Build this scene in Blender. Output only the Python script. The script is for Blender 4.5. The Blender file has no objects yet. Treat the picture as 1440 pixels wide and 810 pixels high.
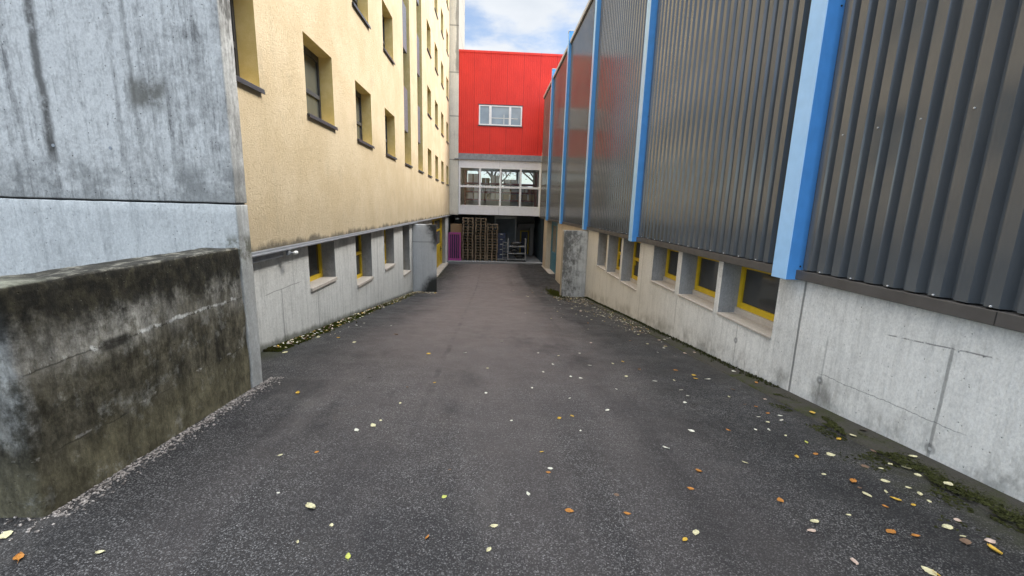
import bpy, bmesh, math, random
from mathutils import Vector, Matrix, noise
random.seed(7)
S = bpy.context.scene
COL = S.collection
# ------------------------------------------------------------------ node helpers
class G:
    """small helper for building a procedural material"""
    def __init__(s, name):
        s.m = bpy.data.materials.new(name); s.m.use_nodes = True
        s.t = s.m.node_tree; s.t.nodes.clear()
        s.out = s.n('ShaderNodeOutputMaterial')
        s.b = s.n('ShaderNodeBsdfPrincipled')
        s.t.links.new(s.b.outputs[0], s.out.inputs[0])
        s.geo = s.n('ShaderNodeNewGeometry')
        s.P = s.geo.outputs['Position']
        sp = s.n('ShaderNodeSeparateXYZ'); s.link(s.P, sp.inputs[0])
        s.X, s.Y, s.Z = sp.outputs
    def n(s, t): return s.t.nodes.new(t)
    def link(s, a, b):
        if hasattr(a, 'is_linked') or hasattr(a, 'node'): s.t.links.new(a, b)
        else: b.default_value = a
    def math(s, op, a, b=0.0, c=None, clamp=False):
        n = s.n('ShaderNodeMath'); n.operation = op; n.use_clamp = clamp
        s.link(a, n.inputs[0]); s.link(b, n.inputs[1])
        if c is not None: s.link(c, n.inputs[2])
        return n.outputs[0]
    def add(s, a, b): return s.math('ADD', a, b)
    def sub(s, a, b): return s.math('SUBTRACT', a, b)
    def mul(s, a, b): return s.math('MULTIPLY', a, b)
    def abs(s, a): return s.math('ABSOLUTE', a)
    def mx(s, a, b): return s.math('MAXIMUM', a, b)
    def ramp(s, v, lo, hi, a=0.0, b=1.0):
        n = s.n('ShaderNodeMapRange'); n.interpolation_type = 'SMOOTHSTEP'
        s.link(v, n.inputs[0]); n.inputs[1].default_value = lo; n.inputs[2].default_value = hi
        n.inputs[3].default_value = a; n.inputs[4].default_value = b
        return n.outputs[0]
    def vec(s, scale=(1, 1, 1), src=None, off=(0, 0, 0)):
        n = s.n('ShaderNodeMapping'); s.link(src if src is not None else s.P, n.inputs[0])
        n.inputs['Scale'].default_value = scale; n.inputs['Location'].default_value = off
        return n.outputs[0]
    def noise(s, scale=5, detail=4, rough=.6, sc=(1, 1, 1), off=(0, 0, 0), dist=0):
        n = s.n('ShaderNodeTexNoise'); s.link(s.vec(sc, off=off), n.inputs['Vector'])
        n.inputs['Scale'].default_value = scale; n.inputs['Detail'].default_value = detail
        n.inputs['Roughness'].default_value = rough; n.inputs['Distortion'].default_value = dist
        return n.outputs[0]
    def voro(s, scale, sc=(1, 1, 1), feature='F1', out=0, rnd=1):
        n = s.n('ShaderNodeTexVoronoi'); n.feature = feature; s.link(s.vec(sc), n.inputs['Vector'])
        n.inputs['Scale'].default_value = scale; n.inputs['Randomness'].default_value = rnd
        return n.outputs[out]
    def mix(s, f, a, b, mode='MIX'):
        n = s.n('ShaderNodeMix'); n.data_type = 'RGBA'; n.blend_type = mode
        s.link(f, n.inputs[0])
        for v, i in ((a, 6), (b, 7)):
            if isinstance(v, tuple): n.inputs[i].default_value = (*v[:3], 1)
            else: s.link(v, n.inputs[i])
        return n.outputs[2]
    def bump(s, h, dist=.01, strength=1.0, prev=None):
        n = s.n('ShaderNodeBump'); s.link(h, n.inputs['Height'])
        n.inputs['Distance'].default_value = dist; n.inputs['Strength'].default_value = strength
        if prev is not None: s.link(prev, n.inputs['Normal'])
        return n.outputs[0]
    def done(s, col=None, rough=.8, normal=None, metal=0, spec=.5, **kw):
        if col is not None:
            if isinstance(col, tuple): s.b.inputs['Base Color'].default_value = (*col[:3], 1)
            else: s.link(col, s.b.inputs['Base Color'])
        s.link(rough, s.b.inputs['Roughness'])
        s.b.inputs['Metallic'].default_value = metal
        s.b.inputs['Specular IOR Level'].default_value = spec
        if normal is not None: s.link(normal, s.b.inputs['Normal'])
        for k, v in kw.items(): s.b.inputs[k].default_value = v
        return s.m

def paint(name, col, rough=.4, var=.12, dirt=.15, dirtcol=(.10, .09, .08), metal=0, spec=.5, scale=6, bump=.0, coat=0):
    g = G(name)
    v = g.ramp(g.noise(scale, 4), .3, .7, 1 - var, 1 + var * .4)
    d = g.ramp(g.noise(1.3, 6, .7, (1, 1, .35)), .5, .85, 0, dirt)
    c = g.mix(1.0, col, g.mix(0.0, (1, 1, 1), (1, 1, 1)), 'MULTIPLY')
    n = g.n('ShaderNodeVectorMath'); n.operation = 'SCALE'; n.inputs[0].default_value = col[:3]; g.link(v, n.inputs['Scale'])
    c = g.mix(d, n.outputs[0], dirtcol)
    r = g.ramp(g.noise(9, 4), .3, .7, rough * .85, min(1, rough * 1.25))
    nm = g.bump(g.noise(60, 3), bump) if bump else None
    return g.done(c, r, nm, metal, spec, **({'Coat Weight': coat, 'Coat Roughness': .15} if coat else {}))

def concrete(name, col=(.42, .44, .44), dark=(.20, .20, .19), streak=.7, blotch=.6, pits=.5, boards=0.0, axis='y', warm=None, extra=None, rough=.85, gritty=.9):
    """board-marked, weathered in-situ concrete; axis = the wall's long direction"""
    g = G(name)
    st = (9, .9, .55) if axis == 'y' else (9, 9, .55)
    st = (7, 7, .42)
    s1 = g.noise(1.6, 5, .65, st)
    s2 = g.noise(4.5, 4, .6, st, off=(3, 1, 7))
    b1 = g.noise(.9, 6, .62, off=(5, 2, 1))
    b2 = g.noise(3.2, 6, .7, off=(1, 9, 4))
    fine = g.noise(38, 4, .65)
    f = g.add(g.mul(g.ramp(s1, .42, .75), streak * .55), g.mul(g.ramp(s2, .5, .8), streak * .45))
    f = g.add(f, g.mul(g.ramp(b1, .45, .72), blotch * .5))
    f = g.add(f, g.mul(g.ramp(b2, .5, .75), blotch * .35))
    grit = g.noise(17, 7, .78, (1, 1, .55), off=(2, 6, 3))
    f = g.add(f, g.mul(g.sub(fine, .5), .6)); f = g.add(f, g.mul(g.sub(grit, .5), gritty))
    c = g.mix(g.math('MINIMUM', g.mx(f, 0.0), 1.0), col, dark)
    if warm is not None:
        c = g.mix(g.ramp(g.noise(.55, 3, .5, off=(8, 8, 2)), .4, .65), c, g.mix(.5, c, warm))
    # air holes and grit
    p = g.voro(26, (1, 1, 1)); pm = g.mul(g.ramp(p, .05, .16, 1, 0), g.ramp(g.noise(14, 2), .5, .62))
    pw = g.mul(g.ramp(g.voro(11), .03, .075, 1, 0), g.ramp(g.noise(6, 2, off=(4, 4, 4)), .48, .6))
    pm = g.mul(g.mx(pm, pw), pits)
    c = g.mix(pm, c, (.07, .07, .065))
    h = g.sub(g.add(g.add(g.mul(fine, .35), g.mul(s2, .5)), g.mul(grit, .8)), g.mul(pm, 1.5))
    if extra: c, h = extra(g, c, h)
    k = g.ramp(g.noise(55, 5, .8, (1, 1, .7), off=(7, 7, 1)), .3, .7, .84, 1.10)
    sv = g.n('ShaderNodeVectorMath'); sv.operation = 'SCALE'; g.link(c, sv.inputs[0]); g.link(k, sv.inputs['Scale']); c = sv.outputs[0]
    nm = g.bump(h, .008, 1.0)
    return g.done(c, rough, nm, spec=.3)

def line_mask(g, coord, at, w, wob=.01, gate=None):
    d = g.abs(g.sub(g.add(coord, g.mul(g.sub(g.noise(2.2, 5, .7), .5), wob * 2)), at))
    m = g.ramp(d, w * .4, w, 1, 0)
    return g.mul(m, gate) if gate is not None else m
def band(g, v, a, b, s=.05): return g.mul(g.ramp(v, a - s, a + s), g.ramp(v, b - s, b + s, 1, 0))

# ------------------------------------------------------------------ mesh helpers
class MB:
    def __init__(s): s.v = []; s.f = []; s.mi = []
    def quad(s, a, b, c, d, mi=0):
        i = len(s.v); s.v += [a, b, c, d]; s.f.append((i, i+1, i+2, i+3)); s.mi.append(mi)
    def poly(s, pts, mi=0):
        i = len(s.v); s.v += list(pts); s.f.append(tuple(range(i, i + len(pts)))); s.mi.append(mi)
    def box(s, x0, x1, y0, y1, z0, z1, mi=0, bev=0.0):
        x0, x1 = min(x0, x1), max(x0, x1); y0, y1 = min(y0, y1), max(y0, y1); z0, z1 = min(z0, z1), max(z0, z1)
        bev = min(bev, (x1-x0)*.3, (y1-y0)*.3, (z1-z0)*.3)
        if bev <= 0:
            i = len(s.v)
            s.v += [(x0,y0,z0),(x1,y0,z0),(x1,y1,z0),(x0,y1,z0),(x0,y0,z1),(x1,y0,z1),(x1,y1,z1),(x0,y1,z1)]
            for q in ((0,3,2,1),(4,5,6,7),(0,1,5,4),(1,2,6,5),(2,3,7,6),(3,0,4,7)):
                s.f.append(tuple(i+k for k in q)); s.mi.append(mi)
        else:
            bm = bmesh.new(); r = bmesh.ops.create_cube(bm, size=1)
            for v in bm.verts: v.co = Vector(((x0+x1)/2 + v.co.x*(x1-x0), (y0+y1)/2 + v.co.y*(y1-y0), (z0+z1)/2 + v.co.z*(z1-z0)))
            bmesh.ops.bevel(bm, geom=bm.edges[:], offset=bev, segments=2, affect='EDGES', profile=.5)
            s.bm(bm, mi)
    def bm(s, bm, mi=0):
        i = len(s.v); bm.verts.index_update()
        s.v += [tuple(v.co) for v in bm.verts]
        for f in bm.faces: s.f.append(tuple(i + v.index for v in f.verts)); s.mi.append(mi)
        bm.free()
    def tube(s, a, b, r, n=8, mi=0, r2=None):
        a, b = Vector(a), Vector(b); d = (b - a); L = d.length
        bm = bmesh.new(); bmesh.ops.create_cone(bm, cap_ends=True, segments=n, radius1=r, radius2=r if r2 is None else r2, depth=L)
        M = Matrix.Translation((a + b) / 2) @ d.to_track_quat('Z', 'Y').to_matrix().to_4x4()
        bmesh.ops.transform(bm, matrix=M, verts=bm.verts[:]); s.bm(bm, mi)
    def sphere(s, c, r, sc=(1, 1, 1), sub=2, mi=0):
        bm = bmesh.new(); bmesh.ops.create_icosphere(bm, subdivisions=sub, radius=r)
        for v in bm.verts: v.co = Vector((c[0]+v.co.x*sc[0], c[1]+v.co.y*sc[1], c[2]+v.co.z*sc[2]))
        s.bm(bm, mi)
    def rough(s, amp=.005, freq=4, big=.0):
        for i, v in enumerate(s.v):
            p = Vector(v)
            d = noise.noise_vector(p * freq) * amp + noise.noise_vector(p * freq * 4) * amp * .5
            s.v[i] = tuple(p + d)
    def build(s, name, mats, parent=None, smooth=False, base=None):
        me = bpy.data.meshes.new(name)
        o = bpy.data.objects.new(name, me); COL.objects.link(o)
        off = Vector((0, 0, 0))
        if parent is not None:
            o.parent = parent; p = parent
            while p is not None: off += p.location; p = p.parent
        elif base is not None:
            o.location = base; off = Vector(base)
        me.from_pydata([tuple(Vector(v) - off) for v in s.v], [], s.f)
        if not isinstance(mats, (list, tuple)): mats = [mats]
        for m in mats: me.materials.append(m)
        me.polygons.foreach_set('material_index', s.mi)
        if smooth: me.polygons.foreach_set('use_smooth', [True] * len(me.polygons))
        me.update()
        return o
def sub_box(mb, x0, x1, y0, y1, z0, z1, step=.08, bev=.012, amp=.006, freq=5):
    """a box with bevelled, finely divided, slightly uneven faces (worn concrete)"""
    bm = bmesh.new(); bmesh.ops.create_cube(bm, size=1)
    for v in bm.verts: v.co = Vector(((x0+x1)/2 + v.co.x*(x1-x0), (y0+y1)/2 + v.co.y*(y1-y0), (z0+z1)/2 + v.co.z*(z1-z0)))
    for ax, L in ((0, x1-x0), (1, y1-y0), (2, z1-z0)):
        n = min(90, max(1, int(L / step)))
        for k in range(1, n):
            c = [(x0, y0, z0)[i] for i in range(3)]; c[ax] += L * k / n
            no = [0, 0, 0]; no[ax] = 1
            bmesh.ops.bisect_plane(bm, geom=bm.verts[:]+bm.edges[:]+bm.faces[:], plane_co=c, plane_no=no)
    sharp = [e for e in bm.edges if len(e.link_faces) == 2 and e.calc_face_angle(0) > 1]
    bmesh.ops.bevel(bm, geom=sharp, offset=bev, segments=2, affect='EDGES', profile=.5)
    for v in bm.verts:
        v.co += noise.noise_vector(v.co * freq) * amp + noise.noise_vector(v.co * freq * 5) * amp * .5
    mb.bm(bm)

def thing(name, label, cat, loc=(0, 0, 0), group=None):
    o = bpy.data.objects.new(name, None); COL.objects.link(o); o.location = loc; o.empty_display_size = .2
    o['label'] = label; o['category'] = cat
    if group: o['group'] = group
    return o
def tag(o, label, cat, group=None):
    o['label'] = label; o['category'] = cat
    if group: o['group'] = group
    return o
def struct(o, kind='structure'): o['kind'] = kind; return o
def copy_part(src, parent, off):
    c = src.copy(); COL.objects.link(c); c.parent = parent; c.location = src.location + Vector(off)
    for ch in list(src.children):
        d = ch.copy(); COL.objects.link(d); d.parent = c
    return c
def wall(mb, axis, at, u0, u1, z0, z1, holes, depth, mi=0, face=1, bottom_slope=None):
    """wall sheet with openings and reveals. axis 'x': plane x=at, u along y. depth: signed reveal depth away from the viewer"""
    us = sorted({u0, u1, *[h[0] for h in holes], *[h[1] for h in holes]}); zs = sorted({z0, z1, *[h[2] for h in holes], *[h[3] for h in holes]})
    us = [u for u in us if u0 <= u <= u1]; zs = [z for z in zs if z0 <= z <= z1]
    def P(u, z, d=0): return (at + d, u, z) if axis == 'x' else (u, at + d, z)
    for a, b in zip(us, us[1:]):
        for c, d in zip(zs, zs[1:]):
            m = ((a+b)/2, (c+d)/2)
            if any(h[0] < m[0] < h[1] and h[2] < m[1] < h[3] for h in holes): continue
            mb.quad(P(a, c), P(b, c), P(b, d), P(a, d), mi)
            mb.quad(P(a, c, depth), P(a, d, depth), P(b, d, depth), P(b, c, depth), mi)
    for h in holes:
        a, b, c, d = h[:4]
        mb.quad(P(a, c), P(a, d), P(a, d, depth), P(a, c, depth), mi)
        mb.quad(P(b, c), P(b, c, depth), P(b, d, depth), P(b, d), mi)
        mb.quad(P(a, d), P(b, d), P(b, d, depth), P(a, d, depth), mi)
        mb.quad(P(a, c), P(a, c, depth), P(b, c, depth), P(b, c), mi)
    mb.quad(P(u0, z1), P(u1, z1), P(u1, z1, depth), P(u0, z1, depth), mi)
    mb.quad(P(u0, z0), P(u0, z0, depth), P(u1, z0, depth), P(u1, z0), mi)
    mb.quad(P(u0, z0), P(u0, z1), P(u0, z1, depth), P(u0, z0, depth), mi)
    mb.quad(P(u1, z0), P(u1, z0, depth), P(u1, z1, depth), P(u1, z1), mi)

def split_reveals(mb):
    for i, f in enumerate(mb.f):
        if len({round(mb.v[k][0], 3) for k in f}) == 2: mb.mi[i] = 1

# ------------------------------------------------------------------ ground profile (camera eye at z = 0, asphalt 1.6 m below it)
LP = [(-90, -1.65), (0, -1.65), (2.4, -1.775), (4.45, -1.93), (5.7, -2.05), (18.4, -3.70), (24, -3.98), (31.5, -4.12), (120, -4.12)]
RP = [(-90, -1.6), (0, -1.6), (15, -3.175), (20.5, -3.74), (28, -3.86), (31.5, -4.02), (120, -4.02)]
def interp(y, P):
    for (a, za), (b, zb) in zip(P, P[1:]):
        if y <= b: return za + (zb - za) * max(0, (y - a)) / (b - a)
    return P[-1][1]
def sm(y, P): return sum(interp(y + k * .25, P) for k in (-2, -1, 0, 1, 2)) / 5
def gz(x, y):
    t = min(1, max(0, (x + 3.1) / 6.64)); a, b = sm(y, LP), sm(y, RP)
    return a + (b - a) * t

# ------------------------------------------------------------------ materials
def asphalt_mat():
    g = G('asphalt')
    v = g.n('ShaderNodeTexVoronoi'); g.link(g.vec((1, 1, 1)), v.inputs['Vector']); v.inputs['Scale'].default_value = 132
    sp = g.n('ShaderNodeSeparateColor'); g.link(v.outputs['Color'], sp.inputs[0])
    stone = g.math('POWER', sp.outputs[0], 2.6)
    shape = g.ramp(v.outputs['Distance'], .40, .75, 1, 0)
    v2 = g.n('ShaderNodeTexVoronoi'); g.link(g.vec((1, 1, 1), off=(3, 5, 1)), v2.inputs['Vector']); v2.inputs['Scale'].default_value = 85
    sp2 = g.n('ShaderNodeSeparateColor'); g.link(v2.outputs['Color'], sp2.inputs[0])
    big = g.mul(g.ramp(sp2.outputs[1], .80, .95), g.ramp(v2.outputs['Distance'], .22, .48, 1, 0))
    dens = g.ramp(g.noise(1.7, 5, .65), .32, .68, .55, 1.15)
    k = g.mul(g.math('MULTIPLY_ADD', g.mul(stone, shape), .85, g.mul(big, .45)), dens)
    # darker damp margins along the walls, browner worn crown of the drive
    mid = g.mul(g.ramp(g.add(g.abs(g.sub(g.X, -.2)), g.mul(g.sub(g.noise(.7, 4), .5), 1.6)), .7, 2.6, 1, 0), 1.0)
    far = g.ramp(g.Y, .8, 10.0)
    worn = g.mul(mid, far)
    patch = g.ramp(g.noise(.55, 5, .6, off=(3, 3, 0)), .35, .7)
    binder = g.mix(mid, (.0105, .010, .0100), (.028, .0255, .0245))
    binder = g.mix(g.mul(patch, .6), binder, (.016, .016, .018))
    binder = g.mix(g.mul(worn, .75), binder, (.185, .148, .138))
    lightst = g.mix(sp.outputs[2], (.33, .32, .31), (.11, .104, .10))
    c = g.mix(g.math('MINIMUM', k, 1.0), binder, lightst)
    dp = g.mul(g.ramp(g.noise(.9, 6, .7, (1, .45, 1), off=(7, 1, 0)), .54, .68), g.ramp(g.Y, 14, 6)); c = g.mix(g.mul(dp, .45), c, (.010, .010, .011))
    lt = g.mul(g.ramp(g.noise(1.1, 5, .7, (1, .6, 1), off=(2, 8, 0)), .56, .72), .30); c = g.mix(lt, c, (.12, .11, .10))
    wb = g.mul(g.ramp(g.noise(1.0, 4, .55, (1.5, .10, 1), off=(1, 2, 0)), .42, .60), g.ramp(g.abs(g.X), 2.4, 1.4)); c = g.mix(g.mul(wb, .17), c, (.15, .128, .12))
    db = g.mul(g.ramp(g.noise(1.0, 4, .6, (1.3, .12, 1), off=(6, 4, 0)), .50, .64), g.ramp(g.add(g.X, g.mul(g.sub(g.noise(.8, 3), .5), 1.0)), .7, 1.6)); c = g.mix(g.mul(db, .5), c, (.011, .0105, .011))
    # faint long seam / tyre track
    seam = line_mask(g, g.X, -.62, .05, .05, g.ramp(g.Y, 3.0, 4.2))
    c = g.mix(g.mul(g.mul(seam, g.ramp(g.noise(2, 4), .4, .6)), .35), c, (.012, .012, .012))
    # organic dirt and moss film by the right wall and below the left building
    mr = g.mul(g.ramp(g.add(g.X, g.mul(g.sub(g.noise(1.6, 5, .7), .5), 1.1)), 2.75, 3.25), g.ramp(g.Y, 3.6, 2.2))
    mr = g.mul(mr, g.ramp(g.noise(7, 5, .75), .38, .6))
    c = g.mix(g.mul(mr, .85), c, g.mix(g.noise(45, 4, .75), (.012, .015, .005), (.058, .060, .022)))
    dr = g.mul(g.ramp(g.add(g.X, g.mul(g.sub(g.noise(2.5, 4), .5), .5)), 2.9, 3.2), g.ramp(g.noise(20, 4, .7), .35, .65, .3, .8))
    c = g.mix(g.mul(dr, .6), c, (.026, .024, .018))
    dl = g.mul(g.ramp(g.add(g.X, g.mul(g.sub(g.noise(2.0, 5), .5), .4)), -2.75, -2.95), g.ramp(g.Y, 5.0, 5.6))
    c = g.mix(g.mul(dl, .8), c, (.028, .030, .012))
    h = g.add(g.mul(g.ramp(v.outputs['Distance'], 0, .6, 1, 0), .7), g.mul(g.noise(300, 2), .4))
    nm = g.bump(h, .004, .8)
    nm = g.bump(g.noise(1.2, 4), .03, .5, nm)
    return g.done(c, g.ramp(g.noise(3, 4), .3, .7, .62, .85), nm, spec=.35)
M = {}
M['asphalt'] = asphalt_mat()

def slab_extra(g, c, h):
    # long wet drip stain below the coping, tie holes, darker weather bloom near the form joint
    wob = g.mul(g.sub(g.noise(2.5, 5, .7), .5), .10)
    d = g.abs(g.sub(g.add(g.X, wob), -4.045))
    m = g.mul(g.ramp(d, .012, .06, 1, 0), g.ramp(g.Z, .22, .40))
    m = g.mul(m, g.ramp(g.noise(9, 5, .7), .25, .5, .35, 1))
    c = g.mix(g.mul(m, .8), c, (.05, .046, .04))
    d2 = g.mul(g.ramp(g.abs(g.sub(g.add(g.X, wob), -3.26)), .008, .03, 1, 0), g.ramp(g.Z, .1, .5))
    c = g.mix(g.mul(d2, .35), c, (.10, .10, .095))
    b = g.mul(band(g, g.Z, -.02, .30, .12), g.ramp(g.noise(2.2, 6, .7), .38, .62))
    c = g.mix(g.mul(b, .75), c, (.155, .160, .155))
    pt = g.mul(band(g, g.X, -3.30, -2.98, .05), band(g, g.Z, .80, 1.05, .06)); c = g.mix(g.mul(pt, g.ramp(g.noise(5, 5, .7), .35, .6, .2, .85)), c, (.14, .135, .115))
    low = g.ramp(g.Z, -.045, -.055)
    c = g.mix(g.mul(low, .5), c, (.60, .625, .62))
    sd = g.mul(g.ramp(g.X, -2.47, -2.452), g.ramp(g.noise(3.0, 6, .7, (1, 1, .5)), .3, .62))
    c = g.mix(g.mul(sd, .55), c, (.24, .23, .205))
    sd2 = g.mul(g.ramp(g.X, -2.47, -2.452), g.mul(g.ramp(g.noise(8, 4, .7, (1, 1, .2)), .58, .68), g.ramp(g.Z, -.1, .1)))
    c = g.mix(g.mul(sd2, .8), c, (.05, .048, .042))
    mo = g.mul(band(g, g.Z, -.62, -.36, .06), g.mul(g.ramp(g.X, -2.75, -2.55), g.ramp(g.noise(6, 5, .7), .4, .6)))
    c = g.mix(g.mul(mo, .8), c, (.085, .082, .045))
    return c, g.add(h, g.mul(m, -.2))
M['slab'] = concrete('slab_concrete', (.66, .665, .645), (.21, .21, .205), streak=1.15, blotch=.9, pits=.9, axis='x', extra=slab_extra, gritty=2.3)

def parapet_extra(g, c, h):
    n1 = g.noise(1.8, 6, .68, off=(2, 0, 5)); n2 = g.noise(5, 6, .72, (1, 1, .6), off=(9, 3, 1)); n3 = g.noise(14, 5, .7)
    # how far the black algae creeps down from the top
    reach = g.add(g.add(g.Z, g.mul(g.sub(n1, .5), .55)), g.mul(g.sub(n2, .5), .35))
    dark = g.ramp(reach, -.95, -.68)
    pale = g.mix(g.ramp(n2, .35, .68), (.10, .092, .068), (.25, .235, .20))
    c = g.mix(.92, c, pale)
    # brownish green lower half
    lo = g.ramp(g.add(g.Z, g.mul(g.sub(n1, .5), .4)), -.90, -1.12)
    lowc = g.mix(g.ramp(g.add(n2, g.mul(g.sub(n3, .5), .6)), .34, .68), (.032, .028, .016), (.125, .112, .078))
    lowc = g.mix(g.ramp(g.add(g.Z, g.mul(g.sub(n3, .5), .2)), -1.35, -1.62), lowc, g.mix(n3, (.075, .066, .036), (.185, .165, .105)))
    c = g.mix(g.mul(lo, .96), c, lowc)
    darkc = g.mix(g.ramp(n3, .4, .7), (.013, .012, .008), (.048, .043, .026))
    c = g.mix(g.mul(dark, .97), c, darkc)
    # efflorescence line along the pour joint
    zz = g.add(g.Z, g.mul(g.sub(g.noise(3.5, 5, .7), .5), .07))
    ln = g.ramp(g.abs(g.sub(g.add(zz, g.mul(g.sub(n3, .5), .05)), -.935)), .004, .022, 1, 0)
    halo = g.mul(g.ramp(g.abs(g.sub(g.add(zz, g.mul(g.sub(n2, .5), .5)), -.86)), .02, .22, 1, 0), g.ramp(n3, .3, .6))
    gate = g.mul(g.ramp(g.noise(3.4, 6, .8, (1, 1, .5), off=(4, 7, 3)), .47, .62), g.ramp(g.Y, 4.2, 4.1))
    gate2 = g.ramp(g.noise(2.3, 6, .75, (1, 1, .6), off=(3, 2, 6)), .40, .58)
    c = g.mix(g.mul(g.mul(halo, gate2), .7), c, (.38, .37, .335))
    crk = g.ramp(g.abs(g.sub(zz, -.945)), .002, .008, 1, 0); c = g.mix(g.mul(crk, .6), c, (.02, .018, .013))
    c = g.mix(g.mul(g.mul(g.mul(ln, g.ramp(gate, .05, .5)), g.ramp(n2, .30, .5)), .85), c, (.56, .56, .53))
    ln2 = g.mul(g.ramp(g.abs(g.sub(zz, -1.425)), .003, .014, 1, 0), g.ramp(g.noise(6, 5, .7, off=(1, 1, 8)), .54, .62))
    c = g.mix(g.mul(ln2, .8), c, (.42, .40, .36))
    ln3 = g.mul(g.ramp(g.abs(g.sub(zz, -1.44)), .002, .007, 1, 0), g.ramp(g.noise(4, 5, .7, off=(6, 1, 8)), .42, .6, 0, .6))
    c = g.mix(ln3, c, (.02, .018, .012))
    blob = g.mul(g.ramp(g.abs(g.sub(g.Y, 2.77)), .07, .16, 1, 0), g.ramp(g.abs(g.sub(g.Z, -.945)), .02, .05, 1, 0))
    c = g.mix(g.mul(blob, .9), c, (.025, .023, .018))
    # vertical dark runs
    run = g.mul(g.ramp(g.noise(6.5, 3, .5, (1, 1, .04), off=(0, 3, 0)), .60, .68), band(g, g.Z, -1.45, -1.08, .06))
    c = g.mix(g.mul(run, .7), c, (.022, .02, .014))
    # left end face painted paler, in mottled white, for the light it catches
    wl = g.mul(g.ramp(g.add(g.Y, g.mul(g.sub(n2, .5), .25)), 2.26, 2.17), g.ramp(g.add(g.Z, g.mul(g.sub(n1, .5), .5)), -.62, -.80))
    wl = g.mul(wl, g.ramp(g.add(g.Z, g.mul(g.sub(n2, .5), .4)), -1.42, -1.25))
    c = g.mix(g.mul(wl, g.ramp(g.add(n2, g.mul(g.sub(n3, .5), .8)), .3, .62, .1, .8)), c, g.mix(n3, (.20, .20, .19), (.42, .42, .40)))
    bl = g.mul(g.ramp(g.noise(4.1, 6, .78, off=(7, 2, 2)), .54, .68), g.ramp(dark, .6, .2))
    c = g.mix(g.mul(bl, .35), c, (.38, .38, .35))
    # top surface lichen
    top = g.ramp(g.Z, -.478, -.468)
    tc = g.mix(g.ramp(g.noise(11, 6, .75, (1, .5, 1)), .48, .62), (.030, .028, .022), (.20, .19, .155))
    tc = g.mix(g.ramp(g.Y, 2.55, 2.25), tc, g.mix(n3, (.09, .092, .062), (.26, .26, .21)))
    c = g.mix(g.mul(top, .9), c, tc)
    sp = g.mul(g.ramp(g.voro(30), .06, .14, 1, 0), g.ramp(g.noise(4, 3, off=(2, 2, 2)), .5, .6))
    c = g.mix(g.mul(sp, .5), c, (.30, .29, .24))
    kk = g.mul(g.ramp(g.noise(15, 7, .8, (1, 1, .45), off=(2, 9, 9)), .3, .7, .55, 1.5), g.ramp(g.noise(5, 5, .7, (1, 1, .16), off=(8, 2, 9)), .35, .65, .75, 1.25))
    sv = g.n('ShaderNodeVectorMath'); sv.operation = 'SCALE'; g.link(c, sv.inputs[0]); g.link(kk, sv.inputs['Scale']); c = sv.outputs[0]
    return c, g.add(h, g.mul(n3, .8))
M['parapet'] = concrete('mouldy_concrete', (.20, .19, .165), (.08, .075, .06), streak=.6, blotch=.7, pits=.5, extra=parapet_extra, gritty=1.2)

def plinth_extra_r(g, c, h):
    for at, w, a, b, s in ((4.47, .022, -3, -.7, .75), (2.895, .018, -1.92, -.95, .55), (7.62, .015, -3, -1.6, .4), (9.55, .02, -4, -.7, .5), (12.4, .015, -4, -1.8, .35), (5.62, .012, -3, -1.55, .35), (4.05, .016, -2.1, -1.25, .35)):
        c = g.mix(g.mul(line_mask(g, g.Y, at, w, .012, band(g, g.Z, a, b, .05)), s), c, (.075, .08, .08))
    # hairline cracks falling away to the right
    cr = line_mask(g, g.sub(g.Z, g.mul(g.sub(g.Y, 2.9), -.10)), -.965, .008, .012, band(g, g.Y, 2.62, 3.42, .03))
    cr = g.mul(cr, g.ramp(g.noise(9, 4, .7), .38, .52)); c = g.mix(g.mul(cr, .7), c, (.07, .07, .07))
    cr = line_mask(g, g.add(g.Z, g.mul(g.Y, .05)), -1.44, .005, .05, band(g, g.Y, 2.7, 4.1, .1))
    c = g.mix(g.mul(cr, .6), c, (.07, .07, .07))
    for y, z in ((2.893, -1.80), (4.06, -1.72), (5.62, -1.78)):
        d = g.math('SQRT', g.add(g.math('POWER', g.sub(g.Y, y), 2), g.math('POWER', g.sub(g.Z, z), 2)))
        c = g.mix(g.mul(g.ramp(d, .03, .055, 1, 0), .55), c, (.08, .08, .08)); c = g.mix(g.ramp(d, .010, .018, 1, 0), c, (.48, .49, .49))
    # dirty splash zone above the asphalt (the ground falls along the wall)
    hgt = g.add(g.Z, g.add(g.mul(g.Y, .105), 1.6))
    spl = g.mul(g.ramp(g.add(hgt, g.mul(g.sub(g.noise(3, 5, .7), .5), .35)), .42, .12), g.ramp(g.noise(2.6, 5, .7, (1, 1, .6)), .42, .66))
    c = g.mix(g.mul(spl, .75), c, (.14, .135, .12))
    wh = g.mul(g.ramp(hgt, .16, .05), g.ramp(g.noise(7, 4), .35, .6)); c = g.mix(g.mul(wh, .5), c, (.50, .52, .52))
    # far bays painted warm with bounce light off the yellow facade
    wf = g.ramp(g.add(g.Y, g.mul(g.sub(g.noise(.8, 3), .5), 2)), 5.5, 10.0)
    c = g.mix(g.mul(wf, .45), c, (.56, .50, .40))
    return c, h
M['plinth_r'] = concrete('right_plinth_concrete', (.78, .775, .74), (.44, .44, .42), streak=.75, blotch=.65, pits=.8, extra=plinth_extra_r, gritty=1.1)
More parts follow.
